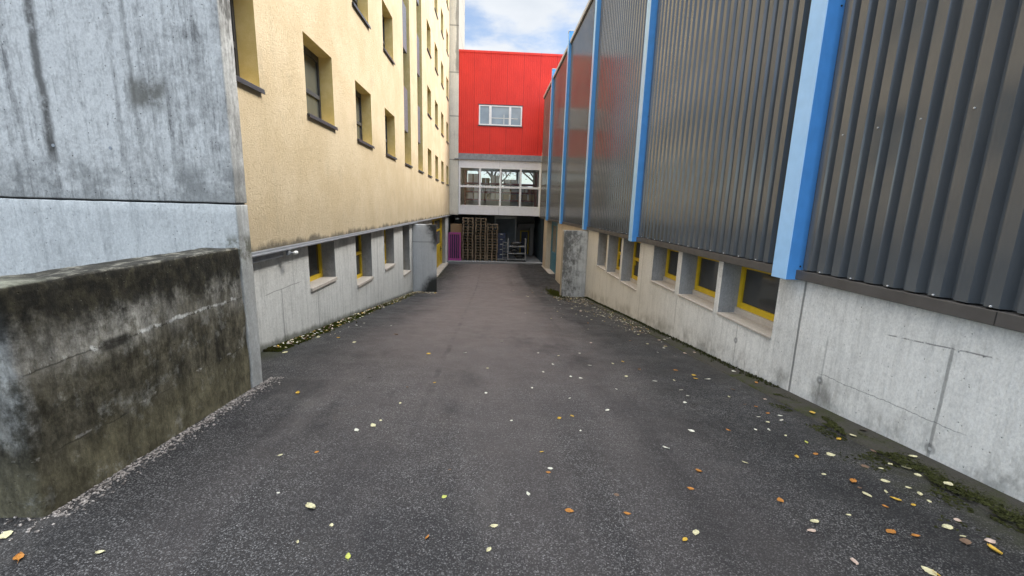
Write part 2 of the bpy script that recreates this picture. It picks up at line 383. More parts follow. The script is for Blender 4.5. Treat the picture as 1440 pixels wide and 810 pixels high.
def plinth_extra_l(g, c, h):
    for at, w, a, b, s in ((7.65, .014, -3, -1.55, .7), (6.35, .02, -2.2, -1.3, .5), (11.75, .025, -4, -.7, .5), (10.6, .014, -4, -1.95, .4), (14.4, .02, -4, -.7, .4), (8.9, .01, -3, -1.6, .3)):
        c = g.mix(g.mul(line_mask(g, g.Y, at, w, .02, band(g, g.Z, a, b, .05)), s), c, (.085, .09, .09))
    l = line_mask(g, g.Z, -1.30, .008, .02, g.mul(band(g, g.Y, 5.9, 7.0, .1), 1.0)); c = g.mix(g.mul(l, .6), c, (.11, .11, .11))
    top = g.mul(g.ramp(g.add(g.Z, g.mul(g.sub(g.noise(3, 5), .5), .3)), -1.05, -.75), g.ramp(g.noise(2, 4, off=(5, 5, 5)), .4, .65))
    c = g.mix(g.mul(top, .5), c, (.17, .17, .165))
    hgt = g.add(g.Z, g.add(g.mul(g.Y, .130), 1.31))
    gr = g.mul(g.ramp(g.add(hgt, g.mul(g.sub(g.noise(6, 4), .5), .12)), .14, .04), .7); c = g.mix(gr, c, (.06, .065, .035))
    return c, h
M['plinth_l'] = concrete('left_plinth_concrete', (.66, .66, .63), (.32, .325, .31), streak=.85, blotch=.55, pits=.7, extra=plinth_extra_l, gritty=1.1)
def fin_l_extra(g, c, h):
    n = g.noise(2.6, 6, .7, off=(1, 5, 5))
    m = g.mul(g.ramp(g.add(g.add(g.X, g.mul(g.Z, .35)), g.mul(g.sub(n, .5), .5)), -3.0, -2.68), g.ramp(g.Z, -2.2, -1.3))
    c = g.mix(g.mul(m, .95), c, (.012, .012, .010))
    m = g.mul(g.ramp(g.add(g.sub(g.X, g.mul(g.Z, .7)), g.mul(g.sub(n, .5), .7)), -.62, -.2), g.ramp(g.Z, -2.6, -3.0))
    c = g.mix(g.mul(m, .95), c, (.012, .013, .010))
    l = line_mask(g, g.Z, -1.45, .025, .02); c = g.mix(g.mul(l, .5), c, (.09, .09, .09))
    return c, h
M['fin_l'] = concrete('left_wing_concrete', (.56, .57, .57), (.34, .35, .355), streak=.5, blotch=.5, pits=.4, axis='x', extra=fin_l_extra)
def fin_r_extra(g, c, h):
    n = g.noise(5.5, 6, .75, (1, 1, .7), off=(1, 5, 5))
    m = g.ramp(g.add(g.add(g.mul(g.X, -.55), g.mul(g.Z, .10)), g.mul(g.sub(n, .5), 2.2)), -2.15, -1.55)
    c = g.mix(g.mul(m, .85), c, (.085, .085, .08))
    sd = g.ramp(g.X, 2.66, 2.645); c = g.mix(g.mul(sd, .7), c, (.42, .36, .27))
    return c, h
M['fin_r'] = concrete('right_wing_concrete', (.55, .56, .55), (.22, .22, .215), streak=1.0, blotch=.8, pits=.5, axis='x', extra=fin_r_extra)
def tower_extra(g, c, h):
    for z in (3.25, 6.2, 9.05, 12.0, 15): c = g.mix(g.mul(line_mask(g, g.Z, z, .05, .01), .6), c, (.10, .10, .09))
    r = g.mul(g.ramp(g.add(g.X, g.mul(g.sub(g.noise(3, 5, .7, (1, 1, .3)), .5), .3)), -2.66, -2.56), g.ramp(g.Z, 8.8, 9.3))
    c = g.mix(g.mul(r, .6), c, (.11, .10, .085)); return c, h
M['raw_reveal'] = concrete('raw_reveal_concrete', (.33, .335, .335), (.16, .16, .155), streak=.5, blotch=.8, pits=.7, gritty=1.4)  # darker grey on the window reveals than on the wall face
M['tower'] = concrete('tower_concrete', (.80, .76, .65), (.50, .47, .40), streak=.7, blotch=.7, pits=.2, axis='x', extra=tower_extra)
M['cream'] = concrete('cream_concrete', (.62, .54, .43), (.30, .25, .18), streak=.6, blotch=.5, pits=.5)  # cream tint paints in bounce light from the yellow wall
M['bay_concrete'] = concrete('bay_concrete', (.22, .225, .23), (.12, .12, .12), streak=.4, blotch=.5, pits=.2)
M['sill_stone'] = concrete('sill_stone', (.52, .47, .41), (.33, .28, .23), streak=.3, blotch=.6, pits=.2)

def stucco():
    g = G('yellow_render')
    n = g.noise(1.1, 6, .65); n2 = g.noise(7, 5, .65, dist=.6); f = g.noise(85, 4, .7)
    c = g.mix(g.ramp(n, .35, .68), (.57, .455, .29), (.64, .525, .355))
    c = g.mix(g.mul(g.ramp(n2, .52, .72), .30), c, (.62, .49, .31))
    # grey patches of dirt
    d = g.mul(g.ramp(g.noise(1.9, 6, .72, off=(3, 3, 9)), .56, .74), .40); c = g.mix(d, c, (.36, .30, .21))
    # soot line creeping up from the drip edge
    e = g.ramp(g.add(g.Z, g.mul(g.sub(g.noise(2.2, 6, .72, (1, 1, .45)), .5), .42)), -.55, -.67); c = g.mix(g.mul(e, .85), c, (.045, .042, .036))
    e2 = g.mul(g.ramp(g.add(g.Z, g.mul(g.sub(g.noise(1.7, 5, .7, (1, 1, .3), off=(3, 3, 3)), .5), 1.6)), .25, -.55), .16); c = g.mix(e2, c, (.33, .29, .22))
    rn = g.mul(g.ramp(g.noise(5.5, 4, .6, (1, 1, .10), off=(0, 4, 2)), .58, .72), .22); c = g.mix(rn, c, (.40, .34, .23))
    sc = g.mul(g.ramp(g.noise(11, 3, .6, (1, 1, .8), off=(6, 1, 1), dist=1.4), .60, .66), .30); c = g.mix(sc, c, (.38, .30, .19))
    h = g.add(g.mul(f, .6), g.mul(g.noise(20, 5, .75, (1, 1, .75), dist=1.2), 1.3))
    return g.done(c, .9, g.bump(h, .015, 1.0), spec=.1)
M['stucco'] = stucco()
def reveal_mat():
    g = G('ochre_reveal'); n = g.noise(6, 5, .65); f = g.noise(70, 4, .7)
    c = g.mix(g.ramp(n, .35, .7), (.68, .53, .22), (.75, .60, .29))
    return g.done(c, .9, g.bump(f, .006, .8), spec=.2)
M['reveal'] = reveal_mat()

def cladding():
    g = G('dark_profiled_sheet')
    n = g.noise(2.2, 5, .65); sp = g.noise(140, 2, .6)
    c = g.mix(g.ramp(n, .35, .7), (.066, .075, .084), (.076, .084, .091))
    c = g.mix(g.mul(g.ramp(sp, .5, .8), .25), c, (.10, .098, .09))
    r = g.ramp(g.noise(2, 3), .3, .7, .13, .19)
    return g.done(c, r, None, spec=.95)
M['clad'] = cladding()
M['trim'] = paint('brown_flashing', (.085, .078, .072), .45, .15, .3, (.14, .13, .12))
M['blue_side'] = paint('blue_paint', (.095, .345, .79), .38, .06, .10, (.10, .14, .18), spec=.5)
M['blue_front'] = paint('light_blue_paint', (.37, .63, .94), .2, .05, .10, (.30, .38, .44), spec=.5)  # lighter copy of the column blue, carrying the brighter light on the front
M['coping'] = paint('grey_coping', (.52, .53, .54), .4, .1, .2)
def red_mat():
    g = G('red_sheet'); n = g.noise(.8, 5, .6)
    c = g.mix(g.ramp(n, .3, .7), (.72, .036, .022), (.80, .046, .028))
    st = g.mul(g.ramp(g.noise(3.0, 4, .6, (5, 5, .12)), .55, .8), .25); c = g.mix(st, c, (.48, .022, .02))
    seam = g.math('FRACT', g.math('DIVIDE', g.add(g.X, 20.9), 1.15)); c = g.mix(g.mul(g.ramp(g.abs(g.sub(seam, .5)), .485, .496), .7), c, (.30, .012, .012))
    return g.done(c, .42, None, spec=.4)
M['red'] = red_mat()
M['zinc'] = paint('grey_zinc', (.27, .285, .31), .5, .25, .4, (.10, .10, .10))
M['white'] = paint('white_panel', (.84, .84, .87), .45, .05, .2, (.40, .40, .40))
M['frame_white'] = paint('white_frame', (.88, .88, .89), .35, .04, .1, (.4, .4, .4))
M['frame_dark'] = paint('dark_frame', (.060, .062, .070), .4, .1, .15)
M['panel_grey'] = paint('grey_spandrel', (.135, .135, .15), .45, .1, .15)
M['yellow'] = paint('yellow_paint', (.66, .45, .012), .4, .1, .2, (.25, .16, .03))
M['yellow_dull'] = paint('dull_yellow_paint', (.48, .35, .03), .5, .15, .3, (.2, .15, .05))
M['door_blue'] = paint('petrol_blue_paint', (.06, .20, .29), .45, .12, .25)
M['rail'] = paint('galvanised_rail', (.30, .315, .34), .35, .12, .25, metal=.35)
M['black'] = paint('black_gap', (.012, .012, .012), .7, .1, .1)
M['magenta'] = paint('magenta_paint', (.36, .05, .24), .45, .15, .2)
M['steel'] = paint('cart_steel', (.36, .36, .36), .35, .15, .25, metal=.5)
M['shutter'] = paint('blue_grey_shutter', (.30, .34, .38), .5, .1, .3)
M['crate_blue'] = paint('navy_plastic', (.018, .028, .065), .45, .2, .2)
M['bag'] = paint('black_bag', (.014, .014, .016), .35, .2, .2, bump=.01)
M['lamp_white'] = paint('lamp_white', (.72, .72, .68), .35, .05, .15)
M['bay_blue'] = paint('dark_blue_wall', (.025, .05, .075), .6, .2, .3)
M['darkwall'] = paint('dark_interior', (.055, .058, .065), .8, .2, .2)
M['room'] = paint('room_wall', (.70, .68, .64), .8, .1, .2)
M['rack_red'] = paint('rack_red', (.22, .05, .045), .5, .15, .2)
M['carton'] = paint('white_carton', (.86, .85, .83), .7, .06, .15, (.4, .38, .33))
M['carton_brown'] = paint('brown_carton', (.34, .24, .14), .8, .12, .2)
M['screw'] = paint('screw_zinc', (.75, .75, .75), .3, .05, .1, metal=.6)
def wood(name, a, b):
    g = G(name); tc = g.n('ShaderNodeObjectInfo')
    n = g.noise(14, 5, .65, (1, 6, 6)); c = g.mix(g.ramp(n, .3, .7), a, b)
    k = g.ramp(tc.outputs['Random'], 0, 1, .72, 1.12); s = g.n('ShaderNodeVectorMath'); s.operation = 'SCALE'; g.link(c, s.inputs[0]); g.link(k, s.inputs['Scale'])
    return g.done(s.outputs[0], .85, g.bump(n, .004, .6), spec=.2)
M['pallet'] = wood('pallet_wood', (.12, .09, .062), (.27, .21, .15))
M['crate_wood'] = wood('crate_wood', (.34, .21, .11), (.46, .31, .18))
def pane(name, col, rough=.04, spec=.8):
    g = G(name); n = g.noise(1.3, 3, .5)
    c = g.mix(g.ramp(n, .35, .7), col, tuple(x * 1.35 for x in col))
    return g.done(c, rough, g.bump(g.noise(.9, 2), .01, .25), spec=spec)
M['pane'] = pane('window_glass', (.085, .088, .075))
M['pane_dark'] = pane('dark_glass', (.040, .041, .040), .06, .6)
M['pane_sky'] = pane('sky_glass', (.24, .28, .31), .03, 1.0)
def clear_glass():
    g = G('clear_glass'); g.t.nodes.remove(g.b)
    t = g.n('ShaderNodeBsdfTransparent'); t.inputs[0].default_value = (.90, .92, .91, 1)
    gl = g.n('ShaderNodeBsdfGlossy'); gl.inputs['Roughness'].default_value = .02
    fr = g.n('ShaderNodeFresnel'); fr.inputs[0].default_value = 1.52
    m = g.n('ShaderNodeMixShader'); g.link(g.math('MULTIPLY_ADD', fr.outputs[0], 1.7, .0), m.inputs[0])
    g.link(t.outputs[0], m.inputs[1]); g.link(gl.outputs[0], m.inputs[2]); g.link(m.outputs[0], g.out.inputs[0]); return g.m
M['glass'] = clear_glass()
def moss_mat():
    g = G('moss'); n = g.noise(30, 5, .7); k = g.noise(2.2, 4)
    c = g.mix(n, (.022, .034, .006), (.115, .130, .018)); c = g.mix(g.ramp(k, .45, .7), c, (.06, .052, .022))
    return g.done(c, .95, None, spec=.1)
M['moss'] = moss_mat()
M['moss_dark'] = paint('dark_moss', (.048, .052, .017), .95, .5, .5, (.03, .025, .015), spec=.1, scale=40)
def gravel_mat():
    g = G('gravel'); v = g.voro(60, out=1); s = g.n('ShaderNodeSeparateColor'); g.link(v, s.inputs[0])
    c = g.mix(s.outputs[0], (.06, .052, .047), (.46, .41, .37)); return g.done(c, .85, None, spec=.2)
M['gravel'] = gravel_mat()
def gutter_mat():
    g = G('gutter_asphalt'); n = g.noise(60, 4, .75); k = g.noise(1.6, 5, .7)
    c = g.mix(n, (.012, .012, .010), (.10, .092, .078)); c = g.mix(g.mul(g.ramp(k, .42, .62), g.ramp(g.noise(9, 5, .75), .4, .6)), c, (.040, .046, .014))
    return g.done(c, .9, g.bump(n, .008, .8), spec=.2)
M['gutter'] = gutter_mat()
LEAFC = {'p': (.72, .66, .40), 'w': (.78, .75, .62), 'k': (.66, .50, .40), 'o': (.50, .21, .04), 'y': (.66, .42, .06), 'g': (.60, .62, .14), 'b': (.20, .125, .08)}
for k, c in LEAFC.items():
    g = G('leaf_' + {'p': 'pale', 'w': 'whitish', 'k': 'pinkish', 'o': 'orange', 'y': 'golden', 'g': 'lime', 'b': 'brown'}[k])
    n = g.noise(70, 4, .7)
    M['leaf_' + k] = g.done(g.mix(g.ramp(n, .35, .7), c, tuple(x * .62 for x in c)), .55, g.bump(n, .002, .5), spec=.35)

# ================================================================== GROUND
def sheet(name, xs, ys, dz, mat, zf=gz):
    mb = MB(); nx = len(xs)
    for y in ys:
        for x in xs: mb.v.append((x, y, zf(x, y) + dz))
    for j in range(len(ys) - 1):
        for i in range(nx - 1):
            a = j * nx + i; mb.f.append((a, a + 1, a + nx + 1, a + nx)); mb.mi.append(0)
    return mb.build(name, mat, smooth=True)
xs = [-150, -60, -20, -8] + [-4 + .25 * i for i in range(33)] + [8, 20, 60, 150]
ys = [-90, -40, -15, -6, -3] + [-2 + .25 * i for i in range(137)] + [36, 50, 80, 120]
def gmain(x, y): return gz(x, y) + noise.noise(Vector((x * .8, y * .8, 0))) * .012
struct(sheet('asphalt_drive', xs, ys, 0, M['asphalt'], gmain))
# slightly raised strip of old asphalt along the right wall
mb = MB(); yy = [.4 + .2 * i for i in range(74)]
for y in yy:
    e = 3.23 + noise.noise(Vector((y * 1.7, 3, 0))) * .035
    top = gmain(3.4, y) + .022
    mb.v += [(e, y, gmain(e, y) - .01), (e + .025, y, top - .004), (3.56, y, top + .01)]
for j in range(len(yy) - 1):
    for i in range(2):
        a = j * 3 + i; mb.f.append((a, a + 1, a + 4, a + 3)); mb.mi.append(0)
struct(mb.build('gutter', M['gutter']))

# ================================================================== LEFT CONCRETE WALL (faces the camera) + PARAPET
t = thing('concrete_wall', 'tall bare grey concrete wall slab with a horizontal joint and a black drip streak', 'wall', (-5.2, 4.34, -1.9))
mb = MB(); sub_box(mb, -8.2, -2.45, 4.24, 4.44, -.035, 6.5, step=.10, bev=.010, amp=.004); mb.build('upper_panel', M['slab'], t, True)
mb = MB(); sub_box(mb, -8.2, -2.45, 4.24, 4.44, -2.4, -.052, step=.10, bev=.010, amp=.004); mb.build('lower_panel', M['slab'], t, True)
mb = MB(); mb.box(-8.15, -2.475, 4.262, 4.43, -.06, -.03); mb.build('joint_filler', M['black'], t)
for x, z in ((-3.53, .435), (-4.03, .44)):
    mb = MB(); mb.tube((x, 4.236, z), (x, 4.26, z), .015, 12); mb.build('tie_hole', M['rail'], t)
mb = MB(); sub_box(mb, -2.76, -2.45, 2.18, 4.225, -2.3, -.465, step=.05, bev=.018, amp=.009, freq=6)
tag(mb.build('parapet_wall', M['parapet'], None, True, base=(-2.6, 3.2, -1.85)), 'low mouldy concrete parapet wall, black at the top with white mineral stains', 'wall')
# loose gravel along its foot
mb = MB(); rr = random.Random(3)
for i in range(1700):
    y = rr.uniform(1.7, 4.6); x = -2.445 + abs(rr.gauss(0, .065)) - (.0 if y > 2.18 else rr.uniform(0, 1.2))
    if y < 2.18: y = 2.18 - abs(rr.gauss(0, .12))
    r = rr.uniform(.003, .009) * (1.35 if rr.random() < .15 else 1)
    bm = bmesh.new(); bmesh.ops.create_icosphere(bm, subdivisions=1, radius=r)
    a, b, c = rr.uniform(.7, 1.4), rr.uniform(.7, 1.4), rr.uniform(.45, .8)
    z = gmain(x, y) + r * .3
    for v in bm.verts: v.co = Vector((x + v.co.x * a, y + v.co.y * b, z + v.co.z * c))
    mb.bm(bm)
struct(mb.build('gravel', M['gravel']), 'stuff')

# ================================================================== YELLOW BUILDING
YB = thing('yellow_building', 'long yellow rendered office block on a concrete base, rows of deep set windows', 'building', (-3.1, 18, -3.0))
YX, YD = -3.05, -.30
cols = [4.80, 7.48, 10.10, 12.73, 20.90, 23.60, 26.35, 29.28]
rows = [1.43 + 2.78 * k for k in range(6)]
WW, WH = 1.24, 1.23
holes = [(c, c + WW, r, r + WH) for c in cols for r in rows]
bays = [15.45, 18.20]
BT = rows[-1] + WH
holes += [(c, c + 1.22, 1.43, BT) for c in bays]
mb = MB()
us = 0
wall(mb, 'x', YX, 4.445, 31.42, -.66, 18.4, holes, YD)
split_reveals(mb)      # reveals get a more saturated ochre than the face
mb.build('facade', [M['stucco'], M['reveal']], YB)
mb = MB(); mb.box(-14, -3.36, 4.46, 31.4, -.6, 18.3); mb.build('core', M['darkwall'], YB)
mb = MB(); mb.box(-14, -2.98, 4.40, 31.44, 18.405, 18.52, bev=.01); mb.build('roof_edge', M['zinc'], YB)
# one window of each kind, then copies
def make_window(y0, z0):
    f = MB(); x0, x1 = -3.345, -3.29
    fw = .055
    f.box(x0, x1, y0 + .003, y0 + fw, z0 + .003, z0 + WH - .003); f.box(x0, x1, y0 + WW - fw, y0 + WW - .003, z0 + .003, z0 + WH - .003)
    f.box(x0 + .002, x1 - .002, y0 + fw, y0 + WW - fw, z0 + .004, z0 + fw); f.box(x0 + .002, x1 - .002, y0 + fw, y0 + WW - fw, z0 + WH - fw - .05, z0 + WH - .004)
    f.box(x0 + .003, x1 + .006, y0 + fw, y0 + WW - fw, z0 + .46, z0 + .53)
    w = f.build('window', M['frame_dark'], YB)
    p = MB(); p.box(-3.335, -3.318, y0 + .05, y0 + WW - .05, z0 + .05, z0 + WH - .1); p.build('pane', M['pane'], w)
    s = MB(); s.box(YX - .28, YX + .045, y0 - .012, y0 + WW + .035, z0 - .034, z0 - .002, bev=.006); s.box(YX + .035, YX + .047, y0 - .012, y0 + WW + .035, z0 - .062, z0 - .03); s.build('sill', M['frame_dark'], w)
    return w
proto = make_window(cols[0], rows[0])
for c in cols:
    for r in rows:
        if (c, r) != (cols[0], rows[0]): copy_part(proto, YB, (0, c - cols[0], r - rows[0]))
def make_bay(y0):
    s = MB(); s.box(YX - .28, YX + .045, y0 - .012, y0 + 1.25, 1.396, 1.428, bev=.006); s.box(YX + .035, YX + .047, y0 - .012, y0 + 1.25, 1.368, 1.40); s.build('sill', M['frame_dark'], YB)
    p = MB(); p.box(-3.34, -3.31, y0, y0 + 1.22, 1.43, BT); p.build('slot_glazing', M['pane_dark'], YB)
    for k in range(6):
        z0 = 2.59 + 2.70 * k
        q = MB(); q.box(-3.20, -3.12, y0 + .004, y0 + 1.05, z0, min(z0 + 1.47, BT - .01), bev=.008); q.build('spandrel_panel', M['panel_grey'], YB)
        q = MB(); q.box(-3.30, -3.201, y0 + .004, y0 + 1.05, z0, z0 + .03); q.build('soffit_strip', M['frame_dark'], YB)
for c in bays: make_bay(c)
# soffit, drip rail and concrete base
mb = MB(); mb.box(-3.34, -3.056, 4.46, 31.4, -.70, -.664); mb.build('soffit', M['zinc'], YB)
mb = MB(); mb.box(-3.058, -3.005, 4.46, 31.42, -.715, -.655, bev=.012); mb.tube((-2.99, 4.46, -.70), (-2.99, 31.42, -.70), .018, 8); mb.build('drip_rail', M['rail'], YB)
bw = [(7.35, 8.57, -1.50), (9.90, 11.19, -1.92), (12.53, 13.77, -1.915), (15.16, 16.40, -2.52)]
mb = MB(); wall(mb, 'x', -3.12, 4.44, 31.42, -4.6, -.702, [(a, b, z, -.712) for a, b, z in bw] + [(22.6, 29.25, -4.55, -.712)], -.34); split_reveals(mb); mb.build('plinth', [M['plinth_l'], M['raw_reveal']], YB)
mb = MB(); mb.box(-9, -3.47, 4.44, 22.4, -4.6, -.71); mb.box(-9, -3.75, 22.4, 31.4, -4.6, -.71); mb.build('basement_core', M['darkwall'], YB)
for a, b, z in bw:
    f = MB(); x0, x1 = -3.445, -3.375
    f.box(x0, x1, b - .088, b - .003, z + .02, -.72); f.box(x0 + .002, x1 - .002, a + .08, b - .088, z + .02, z + .10)
    f.box(x0, x1, a + .003, a + .08, z + .02, -.72)
    if z < -1.6: f.box(x0 + .003, x1 + .004, a + .08, b - .088, -1.30, -1.22)
    w = f.build('basement_window', M['yellow'], YB)
    g_ = MB(); g_.box(-3.43, -3.41, a + .06, b - .06, z + .08, -.72); g_.build('pane', M['pane_dark'], w)
    g_ = MB(); g_.box(-3.44, -3.085, a + .003, b + .0, z - .045, z + .02, bev=.008); g_.build('sill', M['sill_stone'], w)
# conduit box under the rail
mb = MB(); mb.box(-3.116, -3.03, 4.5, 6.30, -.80, -.722, bev=.006); mb.build('cable_duct', M['zinc'], YB)
# yellow door
dz0 = -3.93
f = MB(); f.box(-3.44, -3.36, 22.6, 22.75, dz0, -.72); f.box(-3.44, -3.34, 28.75, 29.24, dz0, -.72, bev=.01); f.box(-3.438, -3.362, 22.75, 28.75, -.92, -.722); f.box(-3.438, -3.355, 25.2, 25.4, dz0, -.925)
d = f.build('door', M['yellow'], YB)
q = MB(); q.box(-3.43, -3.38, 25.41, 28.74, dz0 + .02, -2.45); q.box(-3.43, -3.38, 25.41, 25.65, -2.45, -.93); q.box(-3.43, -3.38, 28.5, 28.74, -2.45, -.93); q.box(-3.428, -3.382, 25.65, 28.5, -1.62, -1.5); q.box(-3.43, -3.38, 22.76, 25.19, dz0 + .02, -2.45); q.build('leaf', M['yellow'], d)
q = MB(); q.box(-3.415, -3.395, 25.66, 28.49, -2.45, -.93); q.box(-3.415, -3.395, 22.76, 25.19, -2.45, -.93); q.build('glazing', M['pane'], d)
q = MB(); q.tube((-3.38, 28.6, -2.85), (-3.31, 28.6, -2.85), .022); q.tube((-3.32, 28.6, -2.85), (-3.32, 28.35, -2.85), .022); q.box(-3.38, -3.37, 28.5, 28.7, -3.0, -2.7); q.build('handle', M['black'], d)
mb = MB(); mb.box(-3.43, -2.96, 22.3, 29.6, -4.4, -3.93, bev=.015); mb.build('door_step', M['sill_stone'], YB)
# wall lamp
t = thing('wall_lamp', 'small white bullet lamp on a bracket under the drip rail of the yellow building', 'lamp', (-3.02, 6.42, -.78))
mb = MB(); mb.box(-3.03, -2.985, 6.36, 6.44, -.79, -.72, bev=.008); mb.tube((-3.0, 6.42, -.755), (-2.95, 6.46, -.765), .012); mb.build('bracket', M['rail'], t)
mb = MB(); mb.sphere((-2.94, 6.49, -.765), .042, (.8, 1.4, .75)); mb.build('head', M['lamp_white'], t, True)

# wing walls
mb = MB(); sub_box(mb, -3.115, -2.19, 17.0, 17.25, -4.4, -.76, step=.18, bev=.018, amp=.006)
tag(mb.build('wing_wall', M['fin_l'], None, True, base=(-2.6, 17.1, -3.6)), 'short pale wing wall jutting from the left building, black mould at its free edge', 'wall')
mb = MB(); sub_box(mb, 2.636, 3.539, 15.2, 15.48, -4.2, -.76, step=.18, bev=.018, amp=.006)
tag(mb.build('wing_wall', M['fin_r'], None, True, base=(3.1, 15.3, -3.3)), 'short dark grey weathered wing wall jutting out under the blue columns', 'wall')

# ================================================================== RIGHT CLAD HALL
RH = thing('clad_hall', 'industrial hall in dark ribbed sheet metal with blue columns on a concrete base', 'building', (3.6, 14, -3.0))
cy = [4.55 + 5.34 * k for k in range(-2, 5)]
Y0, Y1 = -9.0, 30.45
CB, CT = -.585, 7.32
bounds = [Y0] + cy + [Y1]
def clad(y0, y1):
    mb = MB(); pts = []; y = y0; p = .193
    xo, xi = 3.468, 3.532
    prof = []
    while y < y1 - .01:
        for dy, x in ((0, xi), (.045, xi), (.075, xo), (.165, xo)):
            if y + dy < y1 - .005: prof.append((y + dy, x))
        y += p
    prof.append((y1, xi))
    zz = [CB, CT]
    for (a, xa), (b, xb) in zip(prof, prof[1:]):
        mb.quad((xa, a, CB), (xa, a, CT), (xb, b, CT), (xb, b, CB))
    return mb
for i, (a, b) in enumerate(zip(bounds, bounds[1:])):
    ya = a + (.252 if i else 0); yb = b - .002
    o = clad(ya, yb).build('cladding_panel', M['clad'], RH)
    y = ya + .125 + .193 * 2
    while y < min(yb, 14) and yb > 2:
        for z, rr_ in ((-.578, .009), (.80, .008)):
            if y < 1.2 or (z > 0 and y > 4.5): continue
            q = MB(); q.sphere((3.464, y - .005, z), rr_, sub=1); q.build('screw', M['screw'], o)
        y += .193 * 2
mb = MB(); mb.box(3.535, 3.58, Y0, Y1, CB, CT); mb.box(3.58, 16, Y0 + .02, Y1 - .02, -.70, 7.25); mb.build('core', M['darkwall'], RH)
mb = MB(); mb.box(3.462, 3.60, Y0, Y1, -.705, -.60, bev=.006); mb.build('base_flashing', M['trim'], RH)
for y in (2.62, 7.6, 12.7): mb = MB(); mb.box(3.4605, 3.4625, y, y + .006, -.70, -.604); mb.build('flashing_joint', M['black'], RH)
mb = MB(); mb.box(3.40, 3.75, Y0 - .05, Y1 + .02, CT + .035, 7.50, bev=.01); mb.build('coping', M['coping'], RH)
mb = MB(); mb.box(3.455, 3.75, Y0, Y1, CT - .01, CT + .036); mb.build('coping_gap', M['black'], RH)  # black strip painted in as the shadow line under the coping
mb = MB(); mb.box(3.6, 16.2, Y0, Y1, 7.251, 7.33); mb.build('roof', M['zinc'], RH)
c0 = None
for k, y in enumerate(cy):
    if k == 0:
        mb = MB(); mb.box(3.35, 3.56, y, y + .25, -.715, 7.86, bev=.006)
        for i, f in enumerate(mb.f):
            pts = [mb.v[q] for q in f]
            if all(p[0] < 3.3565 for p in pts): mb.mi[i] = 1
        c0 = mb.build('column', [M['blue_side'], M['blue_front']], RH)
        for z in (-.56, 2.1, 4.8, 7.4): b = MB(); b.tube((3.50, y + .002, z), (3.50, y - .004, z), .010, 8); b.build('bolt', M['black'], c0)
        cap = MB(); cap.box(3.335, 3.58, y - .012, y + .262, 7.861, 7.90, bev=.008); cap.build('cap', M['coping'], c0)
    else: copy_part(c0, RH, (0, y - cy[0], 0))
PX = 3.54
rw = [(4.90, 6.175, -1.53), (6.305, 7.565, -1.53), (7.735, 8.94, -1.51), (9.80, 11.08, -1.895), (11.24, 12.49, -1.86), (12.655, 13.71, -1.83)]
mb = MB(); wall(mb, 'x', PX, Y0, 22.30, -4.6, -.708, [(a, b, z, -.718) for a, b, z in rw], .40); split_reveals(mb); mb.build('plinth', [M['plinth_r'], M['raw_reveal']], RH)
mb = MB(); mb.box(3.96, 16, Y0, 22.3, -4.6, -.712); mb.box(4.3, 16, 22.3, Y1 - .05, -4.6, -.712); mb.build('basement_core', M['darkwall'], RH)
mb = MB(); mb.box(3.528, 3.5395, 15.7, 22.30, -4.6, -.715); mb.build('plinth_facing', M['cream'], RH)  # thin sheet laid on the plinth to carry the painted yellow bounce
mb = MB(); mb.box(3.53, 4.0, 26.7, 28.15, -4.6, -.715, bev=.01); mb.build('plinth_pier', M['cream'], RH)
for i, (a, b, z) in enumerate(rw):
    f = MB(); x0, x1 = 3.83, 3.90
    f.box(x0, x1, a + .003, a + .085, z + .12, -.722); f.box(x0, x1, b - .085, b - .003, z + .12, -.722)
    f.box(x0 + .002, x1 - .002, a + .085, b - .085, z + .12, z + .21); f.box(x0 + .002, x1 - .002, a + .085, b - .085, -.80, -.724)
    if i >= 3: f.box(x0 - .006, x1 - .003, a + .085, b - .085, -1.28, -1.20); f.box(x0 - .012, x1, b - .16, b - .10, -1.42, -1.30)
    w = f.build('basement_window', M['yellow'], RH)
    q = MB(); q.box(3.86, 3.88, a + .07, b - .07, z + .15, -.73); q.build('pane', M['pane_dark'], w)
    q = MB(); q.box(3.52, 3.84, a + .002, b - .002, z - .004, z + .030, bev=.008); q.box(3.80, 3.935, a + .003, b - .003, z + .03, z + .119); q.build('sill', M['sill_stone'], w)
# petrol blue gate in the far recess
f = MB(); f.box(3.84, 3.92, 22.31, 22.5, -4.0, -.73); f.box(3.84, 3.92, 26.5, 26.69, -4.0, -.73); f.box(3.842, 3.918, 22.5, 26.5, -1.0, -.732); f.box(3.842, 3.918, 24.4, 24.6, -4.0, -1.0)
d = f.build('door', M['door_blue'], RH)
q = MB(); q.box(3.86, 3.90, 22.51, 24.39, -3.95, -2.6); q.box(3.86, 3.90, 24.61, 26.49, -3.95, -2.6)
for y in (22.7, 23.1, 23.5, 23.9, 24.8, 25.2, 25.6, 26.0): q.box(3.845, 3.859, y, y + .05, -3.9, -2.65)
for a, b in ((22.51, 22.7), (24.2, 24.39), (24.61, 24.8), (26.3, 26.49)): q.box(3.861, 3.899, a, b, -2.6, -1.005)
q.build('leaf', M['door_blue'], d)
q = MB(); q.box(3.875, 3.885, 22.7, 24.2, -2.6, -1.0); q.box(3.875, 3.885, 24.8, 26.3, -2.6, -1.0); q.build('glazing', M['pane_dark'], d)
q = MB(); q.tube((3.85, 22.62, -2.75), (3.72, 22.62, -2.75), .018); q.tube((3.74, 22.62, -2.75), (3.74, 22.82, -2.75), .018); q.build('handle', M['steel'], d)
mb = MB(); mb.box(3.49, 3.95, 22.0, 28.3, -4.4, -3.80, bev=.015); mb.build('door_step', M['sill_stone'], RH)

